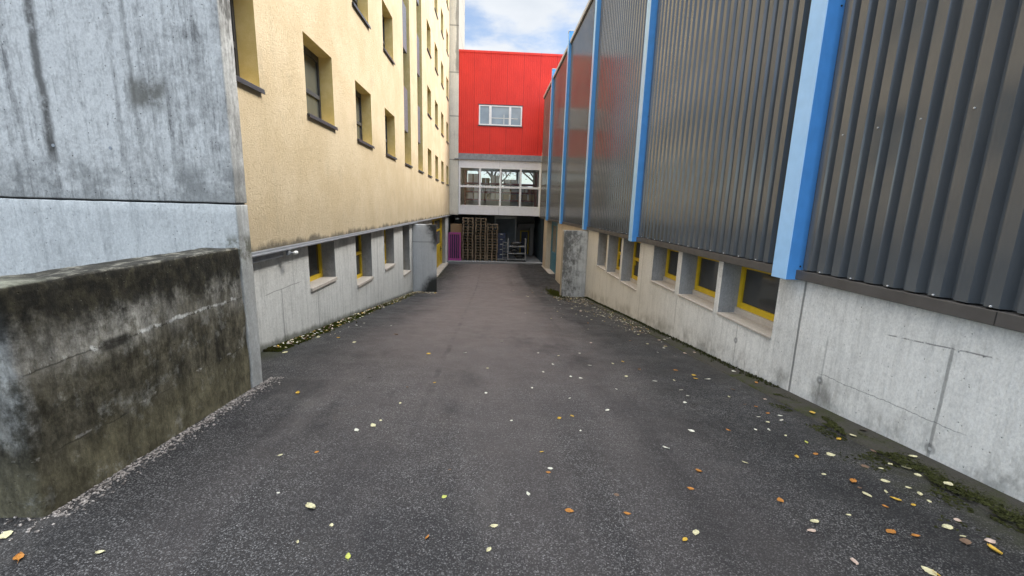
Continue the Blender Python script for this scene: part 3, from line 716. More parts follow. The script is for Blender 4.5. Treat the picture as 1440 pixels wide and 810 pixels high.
# ================================================================== RED BUILDING + GLAZED BRIDGE
RB = thing('red_building', 'red ribbed metal upper building with a white glazed bridge over the loading bay', 'building', (.6, 31.5, -4.0))
FY = 31.5
def ribs(x0, x1, z0, z1, holes):
    mb = MB(); xsp = []; x = x0
    zs = sorted({z0, z1, *[h[2] for h in holes], *[h[3] for h in holes]})
    prof = []
    while x < x1 - 1e-4:
        for dx, d in ((0, 0), (.085, 0), (.10, -.022), (.128, -.022)):
            if x + dx < x1: prof.append((x + dx, FY + d))
        x += .1433
    prof.append((x1, FY))
    for h in holes:
        for e in h[:2]: prof.append((e, FY))
    prof.sort()
    for (a, ya), (b, yb) in zip(prof, prof[1:]):
        if b - a < 1e-5: continue
        for c, d in zip(zs, zs[1:]):
            m = ((a + b) / 2, (c + d) / 2)
            if any(h[0] < m[0] < h[1] and h[2] < m[1] < h[3] for h in holes): continue
            mb.quad((a, ya, c), (b, yb, c), (b, yb, d), (a, ya, d))
    return mb
rh = (-1.0, 2.05, 5.68, 7.02)
ribs(-2.42, 9.0, 3.72, 10.38, [rh]).build('red_cladding', M['red'], RB)
mb = MB(); mb.box(-2.43, 9.02, FY - .05, FY + .25, 10.38, 10.53, bev=.008); mb.build('red_coping', M['red'], RB)
mb = MB(); mb.box(-2.40, 9.0, FY + .20, FY + 9, 3.8, 10.4); mb.build('core', M['darkwall'], RB)
f = MB(); x0, x1, z0, z1 = rh
for a, b, c, d in ((x0, x0 + .09, z0, z1), (x1 - .09, x1, z0, z1), (x0 + .09, x1 - .09, z0, z0 + .08), (x0 + .09, x1 - .09, z1 - .08, z1), (x0 + .72, x0 + .90, z0 + .08, z1 - .08), (x0 + 2.12, x0 + 2.28, z0 + .08, z1 - .08)):
    f.box(a, b, FY - .035, FY + .08, c, d)
w = f.build('window', M['frame_white'], RB)
q = MB(); q.box(x0 + .05, x1 - .05, FY + .01, FY + .03, z0 + .05, z1 - .05); q.build('pane', M['pane_sky'], w)
q = MB(); q.box(x0 - .06, x1 + .06, FY - .06, FY + .1, z0 - .06, z0 - .001); q.box(x0 - .05, x1 + .05, FY - .045, FY + .09, z1 + .001, z1 + .06); q.build('sill', M['frame_dark'], w)
q = MB(); q.box(x0 + .9, x1 - .3, FY - .002, FY + .009, z0 + .48, z0 + .53); q.box(x0 + 1.75, x0 + 1.80, FY - .004, FY + .008, z0 + .1, z0 + .75); q.build('inner_rail', M['lamp_white'], w)
mb = MB(); mb.box(-2.46, 4.2, FY - .06, FY + .25, 3.36, 3.715, bev=.008); mb.build('zinc_band', M['zinc'], RB)
mb = MB(); mb.box(-2.70, 4.2, FY - .14, FY + .2, 3.29, 3.355, bev=.006); mb.build('zinc_ledge', M['zinc'], RB)
# bridge front
BX0, BX1, BZ0, BZ1 = -2.40, 3.57, -.58, 3.285
mb = MB(); mb.box(BX0, BX1, FY - .03, FY + .2, BZ0, .02, bev=.006); mb.build('bridge_panel', M['white'], RB); mb = MB(); mb.box(BX0, BX1, FY - .03, FY + .2, 2.80, BZ1, bev=.006); mb.build('bridge_panel', M['white'], RB)
mb = MB()
for x in (.55,): mb.box(x, x + .012, FY - .0335, FY - .029, BZ0 + .01, .01); mb.box(x, x + .012, FY - .0335, FY - .029, 2.82, BZ1 - .01)
mb.build('panel_joint', M['zinc'], RB)
f = MB()
for a, b in ((-2.40, -2.27), (-.93, -.79), (.56, .69), (2.02, 2.16), (3.44, 3.57)): f.box(a, b, FY - .045, FY + .10, .021, 2.799)
prev = [(-2.27, -.93), (-.79, .56), (.69, 2.02), (2.16, 3.44)]
for a, b in prev:
    f.box(a, b, FY - .04, FY + .09, 1.36, 1.50); f.box(a, b, FY - .04, FY + .09, .021, .10); f.box(a, b, FY - .04, FY + .09, 2.72, 2.799)
w = f.build('bridge_window', M['frame_white'], RB)
for a, b in prev:
    q = MB(); q.quad((a, FY + .02, .1), (b, FY + .02, .1), (b, FY + .02, 2.72), (a, FY + .02, 2.72)); q.build('pane', M['glass'], w)
mb = MB(); mb.box(BX0, BX1, FY + .21, FY + 4.2, -.55, -.02); mb.box(BX0, BX1, FY + .21, FY + 4.2, 3.0, 3.28); wall(mb, 'y', FY + 4.0, BX0, BX1, -.02, 2.99, [(-2.0, -.1, 1.55, 2.85), (.1, 2.0, 1.55, 2.85), (2.2, 3.4, 1.55, 2.85)], .2); mb.box(BX0 - .15, BX0 - .01, FY + .21, FY + 4.2, -.5, 3.2); mb.box(BX1 + .01, BX1 + .15, FY + .21, FY + 4.2, -.5, 3.2); mb.build('bridge_room', M['room'], RB)  # rear openings added so bright sky shows in the upper panes
mb = MB(); sub_box(mb, 3.575, 3.80, FY - .35, FY + .3, -.68, 3.95, step=.2, bev=.012, amp=.004); mb.build('end_pier', M['tower'], RB, True)
# concrete tower between the yellow block and the bridge
mb = MB(); sub_box(mb, -3.10, -2.425, FY - .07, FY + 6, -.63, 19.5, step=.3, bev=.012, amp=.004)
tag(mb.build('concrete_tower', M['tower'], None, True, base=(-2.8, 34, -.6)), 'narrow bare concrete stair tower rising between the yellow block and the red facade', 'tower')

# loading bay under the bridge
LB = thing('loading_bay', 'dark open loading bay under the white bridge with raised concrete floor', 'loading bay', (.3, 33, -4.0))
BF = -3.90
mb = MB(); mb.box(-3.2, 3.9, 30.1, 37.0, -4.5, BF, bev=.012); mb.build('floor', M['bay_concrete'], LB)
mb = MB(); mb.box(-3.4, 4.1, 36.2, 36.5, BF - .05, -.6); mb.build('rear_wall', M['bay_concrete'], LB)
mb = MB(); mb.box(-3.4, -3.13, 31.43, 36.2, BF - .05, -.64); mb.build('left_wall', M['bay_concrete'], LB)
mb = MB(); mb.box(3.72, 4.0, 30.5, 36.2, BF - .05, -.6); mb.build('right_wall', M['bay_blue'], LB)
mb = MB(); mb.box(-3.12, 3.7, 31.8, 36.2, -.62, -.56); mb.build('ceiling', M['darkwall'], LB)
s = MB(); z = BF + .02
while z < -1.0: s.box(.40, 2.05, 36.10, 36.17 + .02, z, z + .085, bev=.02); z += .095
sh = s.build('roller_shutter', M['shutter'], LB)
for a, b in ((.30, .40), (2.05, 2.15)): q = MB(); q.box(a, b, 36.08, 36.19, BF, -.951); q.build('guide_rail', M['steel'], sh)
q = MB(); q.box(.30, 2.15, 36.0, 36.19, -.95, -.72); q.build('shutter_box', M['steel'], sh)
mb = MB(); mb.box(2.20, 3.6, 34.9, 36.19, -1.62, -1.28); mb.box(3.25, 3.5, 34.9, 35.15, BF, -1.63); mb.build('concrete_beam', M['bay_concrete'], LB)
f = MB(); f.box(2.50, 2.60, 36.05, 36.19, BF, -1.9); f.box(3.16, 3.26, 36.05, 36.19, BF, -1.9); f.box(2.60, 3.16, 36.05, 36.19, -2.0, -1.9)
d = f.build('door', M['yellow_dull'], LB); q = MB(); q.box(2.61, 3.15, 36.1, 36.18, BF, -2.01); q.build('leaf', M['crate_blue'], d)

# ------------------------------------------------------------------ goods in the bay
def pallet_mesh():
    mb = MB(); r = random.Random(5); w, d = .80, 1.15
    for i in range(3):
        x = -w/2 + .05 + i * (w - .10) / 2
        for y in (-d/2 + .07, 0, d/2 - .07): mb.box(x - .05, x + .05, y - .07, y + .07, .026, .150)
        mb.box(x - .05, x + .05, -d/2, d/2, 0, .025)
    for y in (-d/2 + .07, 0, d/2 - .07): mb.box(-w/2, w/2, y - .07, y + .07, .151, .174)
    for i in range(5):
        x = -w/2 + .07 + i * (w - .14) / 4; mb.box(x - .065, x + .065, -d/2, d/2, .175, .20)
    return mb
PH = .205
ordn = ['topmost', 'second', 'third', 'fourth', 'fifth', 'sixth', 'seventh', 'eighth', 'ninth', 'tenth', 'eleventh', 'twelfth', 'thirteenth', 'fourteenth', 'fifteenth', 'sixteenth', 'seventeenth', 'eighteenth', 'nineteenth', 'twentieth', 'lowest']
pm = pallet_mesh(); p0 = None; r = random.Random(11)
for xs_, n, nm in ((-1.66, 15, 'left'), (-.74, 15, 'middle'), (.12, 13, 'right')):
    for k in range(n):
        loc = (xs_ + r.uniform(-.02, .02), 31.35 + r.uniform(-.03, .03), BF + k * PH)
        if p0 is None:
            p0 = pm.build('pallet', M['pallet']); o = p0
        else: o = p0.copy(); COL.objects.link(o)
        o.location = loc; o.rotation_euler.z = r.uniform(-.02, .02)
        top = n - 1 - k
        w_ = 'topmost' if top == 0 else ('lowest' if k == 0 else ordn[top] + ' from top')
        tag(o, f'wooden pallet, {w_} in the {nm} one of the three tall pallet stacks', 'pallet', 'pallets stacked in the loading bay')
# magenta frame
t = thing('magenta_rack', 'magenta steel frame with upright bars standing at the left of the loading bay', 'rack', (-2.62, 30.6, BF))
f = MB(); x0, x1, z1 = -3.04, -2.16, -1.98
f.box(x0, x0 + .10, 30.55, 30.63, BF + .06, z1, bev=.01); f.build('post', M['magenta'], t); f = MB(); f.box(x1 - .10, x1, 30.55, 30.63, BF + .06, z1, bev=.01); f.build('post', M['magenta'], t)
f = MB(); f.box(x0, x1, 30.545, 30.635, z1, z1 + .10, bev=.01); f.build('top_rail', M['magenta'], t)
f = MB(); f.box(x0 - .02, x1 + .04, 30.50, 30.68, BF, BF + .14, bev=.01); f.build('base', M['magenta'], t)
for k in range(4):
    f = MB(); x = x0 + .20 + k * .158; f.box(x - .028, x + .028, 30.56, 30.62, BF + .14, z1, bev=.008); f.build('bar', M['magenta'], t)
f = MB(); f.box(x0 + .05, x1 - .05, 30.66, 30.68, BF + .15, z1 - .05); f.build('back_sheet', M['crate_blue'], t)
# wooden crates behind it
def crate_mesh():
    mb = MB()
    for k in range(5):
        z = .02 + k * .125; mb.box(-.38, .38, -.40, -.378, z, z + .105); mb.box(-.38, .38, .378, .40, z, z + .105); mb.box(-.40, -.381, -.40, .40, z, z + .105); mb.box(.381, .40, -.40, .40, z, z + .105)
    for x in (-.37, 0, .37): mb.box(x - .04, x + .04, -.425, -.402, 0, .64)
    mb.box(-.37, .37, -.37, .37, .005, .03); return mb
c0 = None
for k in range(4):
    if c0 is None: c0 = crate_mesh().build('wooden_crate', M['crate_wood']); o = c0
    else: o = c0.copy(); COL.objects.link(o)
    o.location = (-2.56 + .01 * k, 31.6, BF + .66 * k)
    tag(o, ['bottom', 'second lowest', 'third lowest', 'topmost'][k] + ' slatted wooden crate in the stack behind the magenta frame', 'crate', 'wooden crates behind the magenta frame')
# navy crates on a dolly
c0 = None
for k in range(5):
    if c0 is None:
        mb = MB(); mb.box(-.29, .29, -.20, .20, .01, .34, bev=.02); mb.box(-.31, .31, -.22, .22, .30, .36, bev=.012)
        for x in (-.2, 0, .2): mb.box(x - .06, x + .06, -.212, -.198, .08, .24, bev=.004)
        c0 = mb.build('plastic_crate', M['crate_blue']); o = c0
        q = MB(); q.box(-.09, .09, -.226, -.219, .315, .345); q.build('label_holder', M['lamp_white'], c0)
    else:
        o = c0.copy(); COL.objects.link(o)
        for ch in list(c0.children): dd = ch.copy(); COL.objects.link(dd); dd.parent = o
    o.location = (.78, 31.1, BF + .16 + .37 * k)
    tag(o, ['bottom', 'second lowest', 'middle', 'second from top', 'topmost'][k] + ' navy plastic crate in the narrow stack beside the pallets', 'crate', 'navy plastic crates')
t = thing('crate_dolly', 'low wheeled dolly carrying the navy plastic crates', 'dolly', (.78, 31.1, BF))
mb = MB(); mb.box(.46, 1.10, 30.88, 31.32, BF + .10, BF + .155, bev=.008); mb.build('deck', M['steel'], t)
for x in (.54, 1.02):
    for y in (30.96, 31.24): mb = MB(); mb.tube((x - .02, y, BF + .05), (x + .02, y, BF + .05), .05, 12); mb.build('wheel', M['black'], t)
# shelf trolley
t = thing('shelf_trolley', 'grey steel shelf trolley with three decks parked before the roller shutter', 'trolley', (1.95, 30.9, BF))
X0, X1 = 1.28, 2.56
for x in (X0, X1):
    for y in (30.62, 31.2): mb = MB(); mb.box(x - .03, x + .03, y - .03, y + .03, BF + .12, -2.22, bev=.006); mb.build('post', M['steel'], t)
for z in (BF + .14, -3.33, -2.82): mb = MB(); mb.box(X0 + .03, X1 - .03, 30.6, 31.22, z, z + .06, bev=.006); mb.build('shelf', M['steel'], t)
mb = MB()
for k in range(6):
    z = BF + .3 + k * .22; mb.tube((X0 - .36, 30.66, z), (X0, 30.66, z), .016, 6)
mb.tube((X0 - .38, 30.66, BF + .1), (X0 - .38, 30.66, -2.4), .02, 6); mb.build('side_ladder', M['steel'], t)
for x in (X0, X1):
    for y in (30.64, 31.18): mb = MB(); mb.tube((x - .02, y, BF + .06), (x + .02, y, BF + .06), .06, 12); mb.build('wheel', M['black'], t)
for k, (x, z, sx, lab) in enumerate(((1.90, -2.76, .42, 'top'), (1.75, -3.27, .32, 'middle'), (2.15, -3.70, .40, 'bottom'))):
    mb = MB(); mb.sphere((x, 30.9, z + .17), .2, (sx / .2, 1.05, .85), 3)
    for i, v in enumerate(mb.v):
        p = Vector(v); p += noise.noise_vector(p * 6) * .05; mb.v[i] = (p.x, p.y, max(p.z, z + .0))
    tag(mb.build('black_bundle', M['bag'], None, True, base=(x, 30.9, z)), f'black wrapped bundle lying on the {lab} deck of the steel shelf trolley', 'bundle', 'bundles on the shelf trolley')
t = thing('bulkhead_lamp', 'small white lamp under the bay ceiling above the wooden crates', 'lamp', (-2.5, 31.9, -.75))
mb = MB(); mb.sphere((-2.5, 31.9, -.95), .10, (1.6, .8, .6)); mb.build('lamp_cover', M['lamp_white'], t, True); mb = MB(); mb.tube((-2.5, 31.9, -.9), (-2.5, 31.9, -.62), .02); mb.build('stem', M['steel'], t)

# ------------------------------------------------------------------ goods behind the bridge glazing
t = thing('pallet_rack', 'dark red pallet rack standing behind the bridge windows', 'rack', (.6, 33.2, -.02))
for x in (-1.95, -.95, .70, 2.1, 3.3): mb = MB(); mb.box(x - .05, x + .05, 31.75, 31.85, -.02, 2.6); mb.box(x - .04, x + .04, 32.75, 32.85, -.02, 2.6); mb.build('upright', M['rack_red'], t)
for z in (.45, 1.02, 1.62): mb = MB(); mb.box(-1.95, 3.3, 31.70, 31.75, z, z + .10); mb.box(-1.95, 3.3, 32.85, 32.9, z, z + .10); mb.build('beam', M['rack_red'], t)
bx = [(-1.72, .78, .55, .46, 'w'), (-1.72, .78, 1.12, .48, 'w'), (-1.74, .74, 1.73, .62, 'w'), (-.72, .62, .55, .44, 'b'), (-.74, .60, 1.12, .46, 'w'), (-.74, .58, 1.73, .35, 'b'), (-.02, .58, .55, .46, 'w'), (-.02, .56, 1.12, .48, 'w'), (-.04, .58, 1.73, .55, 'w'), (.86, 1.0, .55, .40, 'b'), (.90, .98, 1.12, .46, 'w'), (.88, 1.02, 1.73, .28, 'w'), (2.25, .9, .55, .42, 'b'), (2.25, .40, 1.12, .44, 'w'), (2.70, .60, 1.12, .36, 'r')]
wh = ['first from the left', 'second from the left', 'third from the left', 'fourth from the left', 'rightmost']
for i, (x, w_, z, h_, c) in enumerate(bx):
    mb = MB(); mb.box(x, x + w_, 31.865, 32.55, z + .002, z + h_, bev=.008)
    o = mb.build('carton', M[{'w': 'carton', 'b': 'carton_brown', 'r': 'rack_red'}[c]], None, base=(x + w_ / 2, 33, z))
    q = MB(); q.box(x + w_ * .44, x + w_ * .56, 31.855, 31.864, z + .01, z + h_ - .01); q.build('tape', M['carton_brown' if c != 'b' else 'carton'], o)
    colr = {'w': 'white', 'b': 'brown', 'r': 'dark red'}[c]; lv = {.55: 'lowest', 1.12: 'middle', 1.73: 'top'}[z]
    pos = wh[min(4, {0: 0, 1: 0, 2: 0, 3: 1, 4: 1, 5: 1, 6: 2, 7: 2, 8: 2, 9: 3, 10: 3, 11: 3, 12: 4, 13: 4, 14: 4}[i])]
    lab = f'{colr} carton on the {lv} rack level behind the bridge window, {pos} pile'
    if i == 13: lab = 'narrow white carton beside the dark red one in the rightmost bridge pile'
    tag(o, lab, 'carton', 'cartons behind the bridge windows')

# ================================================================== LEAVES
def leaf_mesh(name, seed, mat):
    r = random.Random(seed); mb = MB(); n = 9; asp = r.uniform(.26, .36); curl = r.uniform(.08, .28); tw = r.uniform(-.12, .12); bend = r.uniform(-.08, .08)
    def P(t, s):
        w = asp * math.sin(math.pi * (t ** .85)) ** .8 * (1 + .10 * math.sin(t * 23 + seed)); x = t - .5; y = s * w + bend * math.sin(math.pi * t)
        return (x, y, .03 + curl * (s * s) * .35 + curl * .55 * (x * 2) ** 2 * .4 + tw * x * s * .5)
    rows_ = [[P(.02 + .96 * i / (n - 1), s) for s in (-1, -.5, 0, .5, 1)] for i in range(n)]
    for a, b in zip(rows_, rows_[1:]):
        for k in range(4): mb.quad(a[k], a[k+1], b[k+1], b[k])
    st = rows_[0][2]; mb.quad((st[0], -.012, st[2]), (st[0], .012, st[2]), (st[0] - .22, .02 + bend, .02), (st[0] - .22, .004 + bend, .02))
    me = bpy.data.meshes.new(name); me.from_pydata(mb.v, [], mb.f); me.materials.append(mat); me.polygons.foreach_set('use_smooth', [True] * len(me.polygons)); return me
LM = {k: [leaf_mesh('leaf', s * 7 + 1, M['leaf_' + k]) for s in range(4)] for k in LEAFC}
LEAVES = [(-1.04, 2.26, 'p', 0.109), (-0.86, 2.11, 'p', 0.041), (-0.99, 1.98, 'p', 0.034), (-0.69, 1.87, 'g', 0.063), (-0.31, 2.0, 'o', 0.051), (-0.26, 2.37, 'g', 0.05), (0.05, 2.09, 'p', 0.065), (0.02, 1.9, 'p', 0.052), (0.27, 2.4, 'w', 0.061), (0.51, 2.23, 'o', 0.076), (0.86, 2.21, 'o', 0.06), (1.11, 1.98, 'y', 0.058), (1.2, 2.04, 'p', 0.07), (0.85, 2.4, 'b', 0.052), (0.46, 2.72, 'w', 0.055), (0.44, 2.67, 'o', 0.051), (0.43, 2.96, 'y', 0.05), (0.67, 3.6, 'y', 0.069), (0.81, 3.67, 'y', 0.065), (1.38, 2.47, 'o', 0.064), (1.55, 2.69, 'o', 0.069), (1.45, 3.03, 'w', 0.078), (1.83, 3.38, 'w', 0.087), (1.19, 3.83, 'w', 0.085), (0.82, 3.35, 'w', 0.037), (0.22, 3.54, 'w', 0.043), (0.87, 4.13, 'w', 0.05), (0.5, 4.44, 'w', 0.058), (-0.02, 4.25, 'w', 0.05), (-0.98, 3.39, 'p', 0.095), (-1.09, 3.29, 'w', 0.084), (-0.95, 3.5, 'p', 0.044), (-1.27, 2.92, 'o', 0.048), (-0.86, 3.9, 'p', 0.053), (-1.93, 4.1, 'y', 0.099), (-0.61, 4.54, 'y', 0.053), (-0.87, 5.86, 'y', 0.112), (-0.35, 6.0, 'w', 0.098), (-1.65, 7.27, 'b', 0.12), (-2.13, 6.49, 'p', 0.085), (-1.37, 4.67, 'b', 0.056), (-0.88, 4.36, 'b', 0.052), (0.71, 5.09, 'w', 0.066), (0.89, 5.48, 'w', 0.07), (1.03, 4.9, 'w', 0.071), (1.15, 4.87, 'w', 0.071), (1.41, 5.48, 'w', 0.072), (1.77, 5.01, 'p', 0.068), (1.48, 4.48, 'w', 0.055), (2.06, 5.35, 'b', 0.109), (2.12, 4.11, 'w', 0.06), (2.26, 4.33, 'w', 0.056), (2.27, 4.53, 'w', 0.078), (2.72, 5.13, 'y', 0.11), (2.58, 5.35, 'o', 0.09), (2.82, 4.96, 'w', 0.115), (2.35, 4.9, 'p', 0.062), (1.78, 5.62, 'p', 0.074), (1.96, 5.75, 'y', 0.084), (1.05, 5.96, 'p', 0.069), (1.42, 6.19, 'w', 0.072), (0.76, 6.1, 'w', 0.07), (0.22, 6.87, 'w', 0.077), (-0.01, 5.2, 'p', 0.053), (-0.26, 2.69, 'b', 0.035), (-2.27, 1.88, 'o', 0.09), (-1.92, 1.91, 'p', 0.057), (-2.5, 2.03, 'p', 0.096), (-1.51, 2.87, 'p', 0.053), (-1.27, 2.91, 'o', 0.035), (-1.3, 2.41, 'w', 0.031), (3.31, 3.82, 'y', 0.097), (3.1, 3.25, 'y', 0.081), (2.67, 2.97, 'o', 0.068), (2.79, 2.96, 'p', 0.101), (2.46, 2.91, 'y', 0.071), (1.98, 2.82, 'p', 0.065), (2.62, 2.57, 'o', 0.098), (2.88, 2.58, 'p', 0.082), (2.58, 2.41, 'p', 0.09), (2.73, 2.36, 'y', 0.082), (2.58, 2.28, 'o', 0.051), (2.79, 2.3, 'y', 0.048), (1.98, 2.13, 'p', 0.081), (1.9, 2.05, 'k', 0.075), (2.37, 2.04, 'o', 0.086), (2.49, 2.0, 'o', 0.065), (2.77, 2.08, 'p', 0.093), (2.73, 1.95, 'b', 0.09), (2.82, 1.88, 'y', 0.118), (2.88, 1.95, 'k', 0.079), (2.78, 2.0, 'p', 0.046), (2.92, 2.15, 'k', 0.067), (1.94, 1.81, 'k', 0.068), (2.28, 1.74, 'p', 0.096), (2.3, 1.72, 'y', 0.06), (3.27, 2.51, 'p', 0.091), (3.23, 2.76, 'p', 0.094), (3.41, 2.89, 'p', 0.092), (3.22, 2.67, 'p', 0.06), (2.97, 2.42, 'p', 0.076), (1.92, 2.34, 'o', 0.071), (1.38, 2.47, 'o', 0.052), (1.55, 2.68, 'o', 0.051), (2.46, 3.43, 'w', 0.05), (2.58, 3.42, 'w', 0.061), (2.87, 3.66, 'w', 0.066), (2.7, 3.61, 'p', 0.058), (2.94, 3.77, 'w', 0.061), (2.85, 3.83, 'o', 0.055), (2.69, 3.73, 'w', 0.053), (2.85, 4.02, 'o', 0.05), (3.12, 4.27, 'k', 0.067), (2.77, 4.08, 'b', 0.063), (2.75, 3.18, 'g', 0.06), (2.48, 2.66, 'p', 0.053), (2.6, 2.49, 'b', 0.043), (2.75, 2.45, 'p', 0.054), (3.02, 2.76, 'p', 0.053), (3.16, 2.83, 'p', 0.055), (2.25, 2.19, 'p', 0.043), (2.92, 2.79, 'b', 0.074), (2.95, 2.34, 'p', 0.05), (2.97, 2.5, 'p', 0.051), (3.23, 3.03, 'b', 0.086), (3.46, 3.39, 'b', 0.087), (3.26, 3.28, 'p', 0.077), (2.66, 3.31, 'p', 0.05), (2.19, 3.41, 'o', 0.059), (1.83, 3.38, 'w', 0.051), (-2.8, 5.66, 'p', 0.12), (-2.95, 6.39, 'p', 0.12), (-2.97, 6.98, 'p', 0.12), (-2.92, 5.95, 'p', 0.091), (-2.84, 6.87, 'p', 0.11), (-2.12, 6.44, 'p', 0.084), (-2.5, 6.84, 'y', 0.081), (-2.48, 8.02, 'w', 0.072), (-1.95, 8.18, 'w', 0.083), (-2.09, 8.16, 'w', 0.062), (-1.64, 7.24, 'b', 0.111), (-2.89, 7.95, 'p', 0.094), (-3.09, 5.93, 'y', 0.066)]
CN = {'p': 'pale yellow', 'w': 'whitish', 'k': 'pinkish beige', 'o': 'orange', 'y': 'golden yellow', 'g': 'lime yellow', 'b': 'brown'}
rl = random.Random(21)
def put_leaf(x, y, c, L):
    o = bpy.data.objects.new('fallen_leaf', rl.choice(LM[c])); COL.objects.link(o)
    base = 3.23 < x < 3.56 and y < 15
    z = gmain(x, y) + (.03 if base else 0) + .002
    dx = (gmain(x + .05, y) - gmain(x - .05, y)) / .1; dy = (gmain(x, y + .05) - gmain(x, y - .05)) / .1
    n = Vector((-dx, -dy, 1)).normalized()
    q = n.to_track_quat('Z', 'Y') @ Matrix.Rotation(rl.uniform(0, 6.28), 3, 'Z').to_quaternion() @ Matrix.Rotation(rl.gauss(0, .16), 3, 'X').to_quaternion()
    o.rotation_mode = 'QUATERNION'; o.rotation_quaternion = q; o.location = (x, y, z); o.scale = (L, L, L * rl.uniform(.6, 1.5)); return o
def zone(x, y):
    d = 'in the foreground' if y < 2.6 else 'beyond the foreground' if y < 5 else 'halfway down' if y < 12 else 'far down'
    s = 'by the left wall' if x < -2 else 'by the right wall' if x > 2.9 else 'left of the middle' if x < -.5 else 'right of the middle' if x > 1.2 else 'in the middle'
    return f'{s} {d}'
from collections import defaultdict
bucket = defaultdict(list)
for x, y, c, L in LEAVES:
    o = put_leaf(x, y, c, L * .74); s = 'small' if L < .055 else 'large' if L > .085 else 'middling'
    bucket[(s, c, zone(x, y))].append(o)
for i in range(95):        # the thicker scatter along the right wall
    y = 4 + 14 * rl.random() ** .8; x = 3.5 - abs(rl.gauss(0, .75)) - (.05 if y < 15 else .9)
    if y > 9: x = min(x, 3.45) - abs(rl.gauss(0, .25))
    if x < -.5: continue
    c = rl.choice('pppwwwwkkbboy'); L = rl.uniform(.04, .07)
    o = put_leaf(x, y, c, L); s = 'small' if L < .055 else 'large' if L > .085 else 'middling'; bucket[(s, c, zone(x, y))].append(o)
for (s, c, z), os_ in bucket.items():
    for o in os_: tag(o, f'{s} {CN[c]} fallen leaf on asphalt {z}', 'leaf', None)
    if len(os_) > 1:
        for o in os_: o['group'] = f'{s} {CN[c]} leaves {z}'
# litter too small to count: heap along the left wall and below the right wing wall
mb = MB(); mats = [M['leaf_' + k] for k in 'pwkby']; rr = random.Random(9)
def lit(x, y, L):
    a = rr.uniform(0, 6.28); z = gmain(x, y) + rr.uniform(.008, .03) + (.025 if x < -2.7 else 0); c, s = math.cos(a) * L, math.sin(a) * L; w = rr.uniform(.35, .6); tl = rr.uniform(-.3, .3) * L
    P = [(x - c/2, y - s/2, z), (x + s*w/2, y - c*w/2, z + tl*.4), (x + c/2, y + s/2, z + abs(tl)*.5), (x - s*w/2, y + c*w/2, z + .004)]
    mb.poly(P, rr.choice([0, 0, 1, 1, 2, 3, 3, 4]))
for i in range(430):
    y = 5.8 + 11 * rr.random(); lit(-3.06 + abs(rr.gauss(0, .16)), y, rr.uniform(.03, .075))
for i in range(160): lit(rr.uniform(-3.0, -2.1), 16.9 - abs(rr.gauss(0, .4)), rr.uniform(.04, .09))
for i in range(520):
    y = rr.uniform(8, 15.1); lit(3.42 - abs(rr.gauss(0, .45)) * (1 if y > 10 else .6), y, rr.uniform(.025, .06))
for i in range(160): lit(rr.uniform(2.3, 3.4), 15.1 - abs(rr.gauss(0, .7)), rr.uniform(.03, .07))
struct(mb.build('leaf_litter', mats), 'stuff')
# moss cushions
mb = MB()
def tuft(x, y, hgt):
    z = gmain(x, y) + (.02 if 3.2 < x < 3.56 and y < 15 else 0)
    for k in range(rr.randint(3, 5)):
        a = rr.uniform(0, 6.28); r_ = rr.uniform(.005, .016); dx, dy = math.cos(a) * r_, math.sin(a) * r_
        tx, ty = x + rr.uniform(-.015, .015), y + rr.uniform(-.015, .015)
        mb.poly([(x - dy, y + dx, z), (x + dy, y - dx, z), (tx, ty, z + hgt * rr.uniform(.6, 1.2))], 1 if x > 2.2 and y < 15 else 0)
for i in range(9000):
    y = 5.7 + 11.2 * rr.random() ** 1.15; d = abs(rr.gauss(0, .10))
    if noise.noise(Vector((y * 1.1, 5, 0))) + .9 < d * 3.2: continue
    tuft(-3.11 + d, y, rr.uniform(.012, .040))
for i in range(10000):
    y = rr.uniform(1.5, 4.4); d = abs(rr.gauss(.12, .20)); x = 3.53 - d
    if noise.noise(Vector((x * 4, y * 3, 2))) < -.22 + d * .6 + max(0, y - 2.8) * .2: continue
    tuft(x, y, rr.uniform(.003, .009))
for i in range(1800):
    y = rr.uniform(4.6, 14.8); x = 3.53 - abs(rr.gauss(0, .05)); tuft(x, y, rr.uniform(.02, .045))
for i in range(1100): tuft(rr.gauss(2.62, .12), rr.gauss(16.3, .9), rr.uniform(.02, .08))
struct(mb.build('moss', [M['moss'], M['moss_dark']]), 'stuff')

